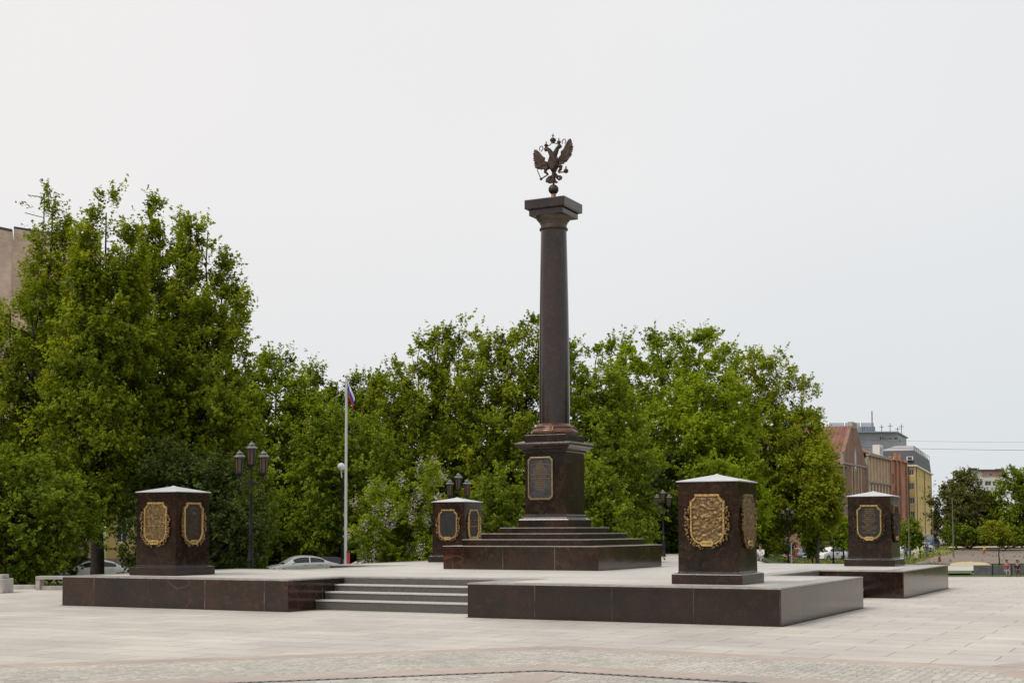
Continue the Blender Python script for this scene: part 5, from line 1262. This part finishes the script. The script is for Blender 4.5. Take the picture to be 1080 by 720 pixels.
gable_roof(pC, pD, ze+.5, ze+.5, zr_, zfor(pD+rB, 468), 'roof', cf)
dm = MB(); q = LP(s_at(928)); 
dms = strip(Tw, CW*.55, CW*.55+3.2, ze+.5, ze+2.6, -1.2, .1, M['whiteframe'], cf, 'dormer'); strip(Tw, CW*.55+.4, CW*.55+2.8, ze+.9, ze+2.2, .1, .14, M['windowglass'], cf, 'dormer_window')
cq = LP(s_at(927))+BACK*.5; MB().sqloft(cq.x, cq.y, [(1.3, ze), (1.3, zfor(cq, 457.5))]).build('chimney', M['redbrick'], cf)

# --- red brick pier building
rbld = thing('red_brick_building', 'narrow bright red brick building front with a small gable, left of the yellow building', 'building')
pE = LP(s_at(955)); RW = (pE-pD).length; ze2 = zat_(946, 486)
w_, Tw, _ = wall(pD, pE, -3, ze2, [(RW*f_, RW*f_+1.3, zat_(946, b1), zat_(946, b0)) for f_ in (.18, .42, .68) for b0, b1 in ((500, 511), (518, 529), (536, 547))], M['redbrick'], rbld, framemat=M['stone'])
for q in (.0, .34, .6, 1.0): strip(Tw, RW*q-.35, RW*q+.35, -3, ze2+(1.6 if 0 < q < 1 else .6), -.1, .4, M['redbrick'], rbld, 'pier')
MB().add([Tw(RW*.34,0.01,ze2),Tw(RW*.6,0.01,ze2),Tw(RW*.47,0.01,zat_(946, 477)),Tw(RW*.34,-.5,ze2),Tw(RW*.6,-.5,ze2),Tw(RW*.47,-.5,zat_(946, 477))], [(0,1,2),(5,4,3),(0,2,5,3),(1,4,5,2)]).build('gable', M['redbrick'], rbld)
gable_roof(pD, pE, ze2, ze2, zfor(pD+rB, 468), zfor(pE+rB, 476), 'roof', rbld)
wall(pE, pE+BACK, -3, ze2, [], M['redbrick'], rbld, 'side_wall')

# --- yellow building with dark mansard
yb = thing('yellow_building', 'yellow corner building with white framed windows and a dark mansard roof', 'building')
Z = lambda by, d_=282, bx=966: ZB(by, d_, bx)
Yc, Yl, Yr = P2(966, 282), P2(926, 284), P2(983.5, 330)
FW = (Yc-Yl).length; sw = (Yr-Yc).length
def up(bx): return m_(bx-926, 283)
fz = [(Z(501), Z(495)), (Z(516), Z(509)), (Z(531), Z(524)), (Z(547), Z(539))]
w_, Tw, _ = wall(Yl, Yc, -1.5, Z(491.5), [(up(b), up(b)+.95, a, c_) for b in (954.6, 935) for a, c_ in fz]+[(up(b)+.0, up(b)+.95, a, c_) for b in (959.2-.3, 941) for a, c_ in fz], M['yellow'], yb)
strip(Tw, 0, FW+.4, Z(491.5), Z(490), -.2, .5, M['whiteframe'], yb, 'cornice')
strip(Tw, 0, FW+.05, -1.5, Z(560), .004, .12, M['redbrick'], yb, 'footing')
MB().tube([Tw(FW-1.2, .12, Z(560)), Tw(FW-1.2, .12, Z(492))], .09, 6).build('downpipe', M['mansard'], yb)
w_, Tr, _ = wall(Yc, Yr, -1.5, Z(491.5), [(sw*f_, sw*f_+1.5, a, c_) for f_ in (.25, .42, .59, .76) for a, c_ in fz], M['yellow'], yb)
strip(Tr, -.2, sw, Z(491.5), Z(490), -.2, .5, M['whiteframe'], yb, 'cornice'); strip(Tr, 0, sw, -1.5, Z(562), .004, .12, M['pinkbrick'], yb, 'footing')
cenY = (Yl+Yr)/2+ (Yc-Yl)*.2
def ins_(p, k_): return p.lerp(cenY, k_)
Yb = Yl+(Yr-Yc)
zc0, zc1 = Z(490), Z(474)
quad = [Yl, Yc, Yr, Yb]
low = [(p.x, p.y, zc0) for p in quad]; hi_ = [(ins_(p, .09).x, ins_(p, .09).y, zc1) for p in quad]
mn = MB().add(low+hi_, [(i, (i+1) % 4, 4+(i+1) % 4, 4+i) for i in range(4)]).build('mansard_roof', M['mansard'], yb)
hp = [(ins_(p, .5).x, ins_(p, .5).y, Z(466)) for p in quad]
MB().add(hi_+hp, [(i, (i+1) % 4, 4+(i+1) % 4, 4+i) for i in range(4)]+[(4, 5, 6, 7)]).build('upper_roof', M['paleroof'], yb)
strip(Tw, up(956.5), up(956.5)+1.3, Z(485), Z(481), -.75, .12, M['whiteframe'], yb, 'dormer')
strip(Tw, up(956.5)+.25, up(956.5)+1.05, Z(484.6), Z(481.6), .12, .15, M['windowglass'], yb, 'dormer_window')
for f_ in (.35, .52, .69): strip(Tr, sw*f_, sw*f_+2.0, Z(486), Z(480), -1.2, -.25, M['greyclad'], yb, 'dormer')
rl = MB()
for q in np.linspace(0, 1, 9): c_ = Vector(hi_[1]).lerp(Vector(hi_[2]), q); rl.tube([c_, c_+Vector((0, 0, .9))], .05, 4)
rl.tube([Vector(hi_[1])+Vector((0, 0, .9)), Vector(hi_[2])+Vector((0, 0, .9))], .05, 4); rl.build('roof_railing', M['mansard'], yb)

for f_ in (.06, .5, .94):
    MB().tube([Tr(sw*f_, .15, 0), Tr(sw*f_, .15, Z(492))], .08, 6).build('downpipe', M['mansard'], yb)
# --- modern grey storey and barrel glass roof behind
mg = thing('modern_office_building', 'grey clad modern building with a barrel shaped glass roof rising behind the rusty roofs', 'building')
ZM = lambda by, bx=920: ZB(by, 330, bx)
wall(P2(890, 330), P2(947, 330), 2, ZM(456), [(m_(942-890, 330)-2.2+q*1.4, m_(942-890, 330)-2.2+q*1.4+1.0, ZM(464), ZM(461)) for q in range(3)]+[(m_(929-890, 330), m_(934.5-890, 330), ZM(464.5), ZM(459.5))], M['greyclad'], mg)
wall(P2(947, 330), P2(958, 350), 2, ZM(456.5), [(1.0, 4.0, ZM(465), ZM(462)), (6.0, 9.0, ZM(465), ZM(462))], M['greyclad'], mg)
MB().prism([tuple(p) for p in [P2(889, 329), P2(949, 329), P2(960, 351), P2(889, 351)]], ZM(456.3), ZM(455)).build('roof', M['greyclad'], mg)
bv = MB(); n = 12; a0, a1 = P2(876, 336), P2(925, 336); dpt = P2(876, 352)-P2(876, 336); z0_, hz_ = ZM(457), ZM(441)-ZM(457)
vs = []
for pnt in (a0, a1):
    for i in range(n+1):
        th = math.pi*i/n*.5; q = pnt+dpt*(1-math.cos(th))*.5; vs.append((q.x, q.y, z0_+hz_*math.sin(th)))
bv.add(vs+[(*(a0+dpt), z0_+hz_*.9), (*(a1+dpt), z0_+hz_*.9), (*(a1+dpt), z0_), (*(a0+dpt), z0_)], [(i, i+1, n+2+i, n+1+i) for i in range(n)]+[tuple(range(n+1, 2*n+2))+(2*n+3, 2*n+4), (n, 2*n+1, 2*n+3, 2*n+2), tuple(range(0, n+1))[::-1]+(2*n+5,)][:2])
bv.build('barrel_roof', M['greyclad'], mg, smooth=True)
for i in range(6):
    f0 = P2(909+i*2.8, 335.4); MB().box(f0.x-.5, f0.x+.5, f0.y-.1, f0.y+.1, ZM(455), ZM(448)).build('window', M['glassroof'], mg)
rib = MB()
for bx in (876, 893, 910, 925):
    p0_ = P2(bx, 335.6); rib.tube([((p0_+dpt*(1-math.cos(math.pi*i/n*.5))*.5).x, (p0_+dpt*(1-math.cos(math.pi*i/n*.5))*.5).y, z0_+(hz_+.15)*math.sin(math.pi*i/n*.5)) for i in range(n+1)], .12, 6)
rib.build('roof_rib', M['whiteframe'], mg)
MB().tube([(*P2(922, 336), z0_), (*P2(922, 336), ZM(431))], .18, 6).build('mast', M['greyclad'], mg)
for bx, hh in ((932, 3), (941, 3.4), (949, 2.2), (953, 3.2)):
    an2 = MB(); q = P2(bx, 340); zz = ZM(455); an2.tube([(q.x, q.y, zz), (q.x, q.y, zz+hh*.8)], .08, 5); an2.tube([(q.x-.6, q.y, zz+hh*.6), (q.x+.6, q.y, zz+hh*.6)], .06, 5)
    an2.build('roof_aerial', M['iron'], mg)

# --- white block with pink top storey
wb = thing('white_block', 'white block of flats with a pink top storey above the coppery tree', 'building')
ZW = lambda by: ZB(by, 340, 1040)
pa, pb = P2(1023, 340), P2(1060, 340)
wu = lambda bx: m_(bx-1023, 340)
wall(pa, pb, 0, ZW(503.2), [(wu(b), wu(b)+w, ZW(y+4), ZW(y-1)) for b, w in ((1048, .7*1.0+.2), (1040, 1.6), (1031, 1.6)) for y in (508, 518, 528, 538, 548)], M['whitewall'], wb)
wall(P2(1023, 340.6), P2(1037, 340.6), ZW(503.3), ZW(495), [(1, 2, ZW(501), ZW(498))], M['whitewall'], wb, 'top_storey')
wall(P2(1037.1, 340.5), P2(1060, 340.5), ZW(503.3), ZW(496), [(wu(1045)-wu(1037), wu(1045)-wu(1037)+.8, ZW(502), ZW(499))], M['pinkwall'], wb, 'top_storey')
MB().prism([tuple(p) for p in [P2(1022.3, 339.8), P2(1032, 339.8), P2(1032, 352), P2(1022.3, 352)]], ZW(495.4), ZW(493.3)).build('roof', M['mansard'], wb)
MB().prism([tuple(p) for p in [P2(1032, 339.9), P2(1051, 339.9), P2(1051, 352), P2(1032, 352)]], ZW(496), ZW(494.8)).build('roof', M['mansard'], wb)
MB().prism([tuple(p) for p in [P2(1051, 339.8), P2(1060.5, 339.8), P2(1060.5, 352), P2(1051, 352)]], ZW(496), ZW(494.2)).build('roof', M['mansard'], wb)
wall(pb, P2(1060.5, 355), 0, ZW(496), [], M['whitewall'], wb)

# utility poles, wires
def upole(bx, d_, top, label, r=.075):
    b0 = base(bx, d_); t = thing('utility_pole', label, 'pole', b0, YAW, 'plain poles beyond the plaza')
    hh = ZB(top, d_, bx)-b0[2]; MB().lathe((0,0,0), [(r*1.3,0),(r,hh*.5),(r*.7,hh)], 10).build('pole', M['greypole'] if bx != 834 else M['pole'], t, smooth=True)
    MB().tube([(0,0,hh-.25),(-.5,0,hh-.05),(-.95,0,hh)], .03, 6).build('arm', M['greypole'], t)
    return t
upole(1005, 190, 524, 'grey pole standing before the coppery tree at the field')
upole(984, 200, 540, 'thin grey pole on the grass before the yellow building', .06)
upole(834, 118, 572, 'short white post under the distant dark lamp', .08)
upole(958.5, 160, 528, 'slim curved arm pole beside the small tree right of the lettered stele', .07)
for k_, (ya, yb_, yc) in enumerate(((470.5, 473.2, 474.8), (463, 465, 466))):
    w = MB(); w.tube([ZP for ZP in [tuple(spot(880+i*26, ya+(yc-ya)*(i/12)+1.5*math.sin(math.pi*i/12), 300-8*i)) for i in range(13)]], .035 if k_ == 0 else .02, 4)
    tag(w.build('overhead_wire', M['iron']), ['lower dark wire crossing the sky right of the yellow roof', 'upper faint wire crossing the sky right of the yellow roof'][k_], 'wire', 'overhead wires in the sky at the right')

# dark wooden shed/door under the lilac
shd = thing('garden_kiosk', 'dark wooden kiosk half hidden under the trees left of the lilac bush', 'kiosk', base(394, 82), YAW)
WD = simple('dark_wood', (.05, .036, .028), .8, 0, .3, 4, .3)
MB().box(-1.0, 1.1, 0, 1.8, 0, 2.1).build('wall', WD, shd); MB().box(-1.2, 1.3, -.2, 2.0, 2.1, 2.22).build('roof', M['mansard'], shd); MB().box(-.45, .2, -.03, -.002, 1.0, 1.6).build('window', M['windowglass'], shd)
for x in (-.9, .2, 1.0): MB().box(x-.06, x+.06, -.06, -.002, 0, 2.09).build('post', M['bark'], shd)
po = thing('red_bollard', 'small red bollard at the foot of the flagpole', 'bollard', ground_pt(367.5, 60, 0), YAW)
MB().lathe((0,0,0), [(.06,0),(.07,.7),(.075,.85)], 14).build('body', CL['red'], po, smooth=True); MB().lathe((0,0,0), [(.08,.85),(.075,.9),(.03,.93)], 14).build('lid', CL['dark'], po, smooth=True)

# grass around the park edge: real blades would be sub-pixel; low tufts give the verge a rough outline
n = 16000; rr = np.random.default_rng(5)
bxr = rr.uniform(800, 1100, n); dr_ = rr.uniform(145, 292, n); PP = []
for b__, d__ in zip(bxr, dr_):
    if b__ > 965+(d__-150)*.5 and 148 < d__ < 249 and rr.random() > .03: continue
    if b__ < 955 and d__ > 173: continue
    if 126 < d__ < 142 and b__ > 955: continue
    p = spot(b__, 558, d__); PP.append((p[0], p[1], TZ(b__, d__)+.16+rr.random()*.08))
PP = np.array(PP); nn = rr.normal(size=PP.shape); nn[:, 2] *= .4; nn /= np.linalg.norm(nn, axis=1, keepdims=True)
FOL['grass'] = foliage('grass_tufts', (.05, .08, .015), (.30, .30, .06), .2)
gt = leaf_mesh('grass_tufts', PP, nn, .24, rr.uniform(0, 1, len(PP)), np.zeros(len(PP)), FOL['grass'], None); gt['kind'] = 'stuff'
tag(gt, 'rough dry grass growing on the verge and the field', 'grass')

# ------------------------------------------------------------------ camera, light, sky
cam = bpy.data.cameras.new('camera'); co = bpy.data.objects.new('camera', cam); COL.objects.link(co)
Mx = Matrix(((RT[0], UPV[0], -FWD[0], CAM[0]), (RT[1], UPV[1], -FWD[1], CAM[1]), (RT[2], UPV[2], -FWD[2], CAM[2]), (0, 0, 0, 1)))
co.matrix_world = Mx; cam.sensor_width = 36; cam.sensor_fit = 'HORIZONTAL'; cam.lens = FPX/1080*36; cam.shift_y = (PY-360)/1080
cam.clip_start = .1; cam.clip_end = 6000; scene.camera = co

SUN_EL, SUN_AZ = rad(52), rad(215)
w = bpy.data.worlds.new('World'); scene.world = w; w.use_nodes = True; nt = w.node_tree; nt.nodes.clear()
out_ = nt.nodes.new('ShaderNodeOutputWorld'); bg = nt.nodes.new('ShaderNodeBackground'); nt.links.new(bg.outputs[0], out_.inputs[0])
sky = nt.nodes.new('ShaderNodeTexSky'); sky.sky_type = 'NISHITA'; sky.sun_disc = False; sky.sun_elevation = SUN_EL; sky.sun_rotation = SUN_AZ
tc = nt.nodes.new('ShaderNodeTexCoord'); sx = nt.nodes.new('ShaderNodeSeparateXYZ'); nt.links.new(tc.outputs['Generated'], sx.inputs[0])
# overcast cloud layer: pale and even overhead, a touch bluer and dimmer at the horizon, brighter towards the left
rt_dot = math_(nt, 'ADD', math_(nt, 'MULTIPLY', sx.outputs[0], float(RT0[0])), math_(nt, 'MULTIPLY', sx.outputs[1], float(RT0[1])))
cloud = ramp(nt, sx.outputs[2], [(0.0, (7.1, 7.35, 7.6)), (.10, (7.6, 7.72, 7.85)), (.24, (8.35, 8.28, 8.26)), (1.0, (8.85, 8.75, 8.68))])
side_ = ramp(nt, math_(nt, 'ADD', math_(nt, 'MULTIPLY', rt_dot, .5), .5), [(.35, (1.05, 1.03, 1.015)), (.7, (.96, .98, .99))])
cloud = mixc(nt, 1.0, cloud, side_, 'MULTIPLY')
nz = noise_(nt, tc.outputs['Generated'], 2.2, 3, .5)
cloud = mixc(nt, 1.0, cloud, ramp(nt, nz, [(.3, (.985, .985, .985)), (.7, (1.015, 1.015, 1.015))]), 'MULTIPLY')
nt.links.new(mixc(nt, .93, sky.outputs[0], cloud), bg.inputs[0]); bg.inputs[1].default_value = .105
sl = bpy.data.lights.new('sun', 'SUN'); sl.energy = 2.0; sl.angle = rad(22); sl.color = (1, .955, .89)
so = bpy.data.objects.new('sun', sl); COL.objects.link(so)
dirv = Vector((math.sin(SUN_AZ)*math.cos(SUN_EL), math.cos(SUN_AZ)*math.cos(SUN_EL), math.sin(SUN_EL)))
so.rotation_euler = dirv.to_track_quat('Z', 'Y').to_euler(); so.location = (0, 0, 60)
scene.view_settings.view_transform = 'Standard'; scene.view_settings.look = 'None'; scene.view_settings.exposure = 0
scene.render.engine = 'CYCLES'; scene.cycles.max_bounces = 6; scene.cycles.transparent_max_bounces = 4
scene.cycles.use_denoising = True
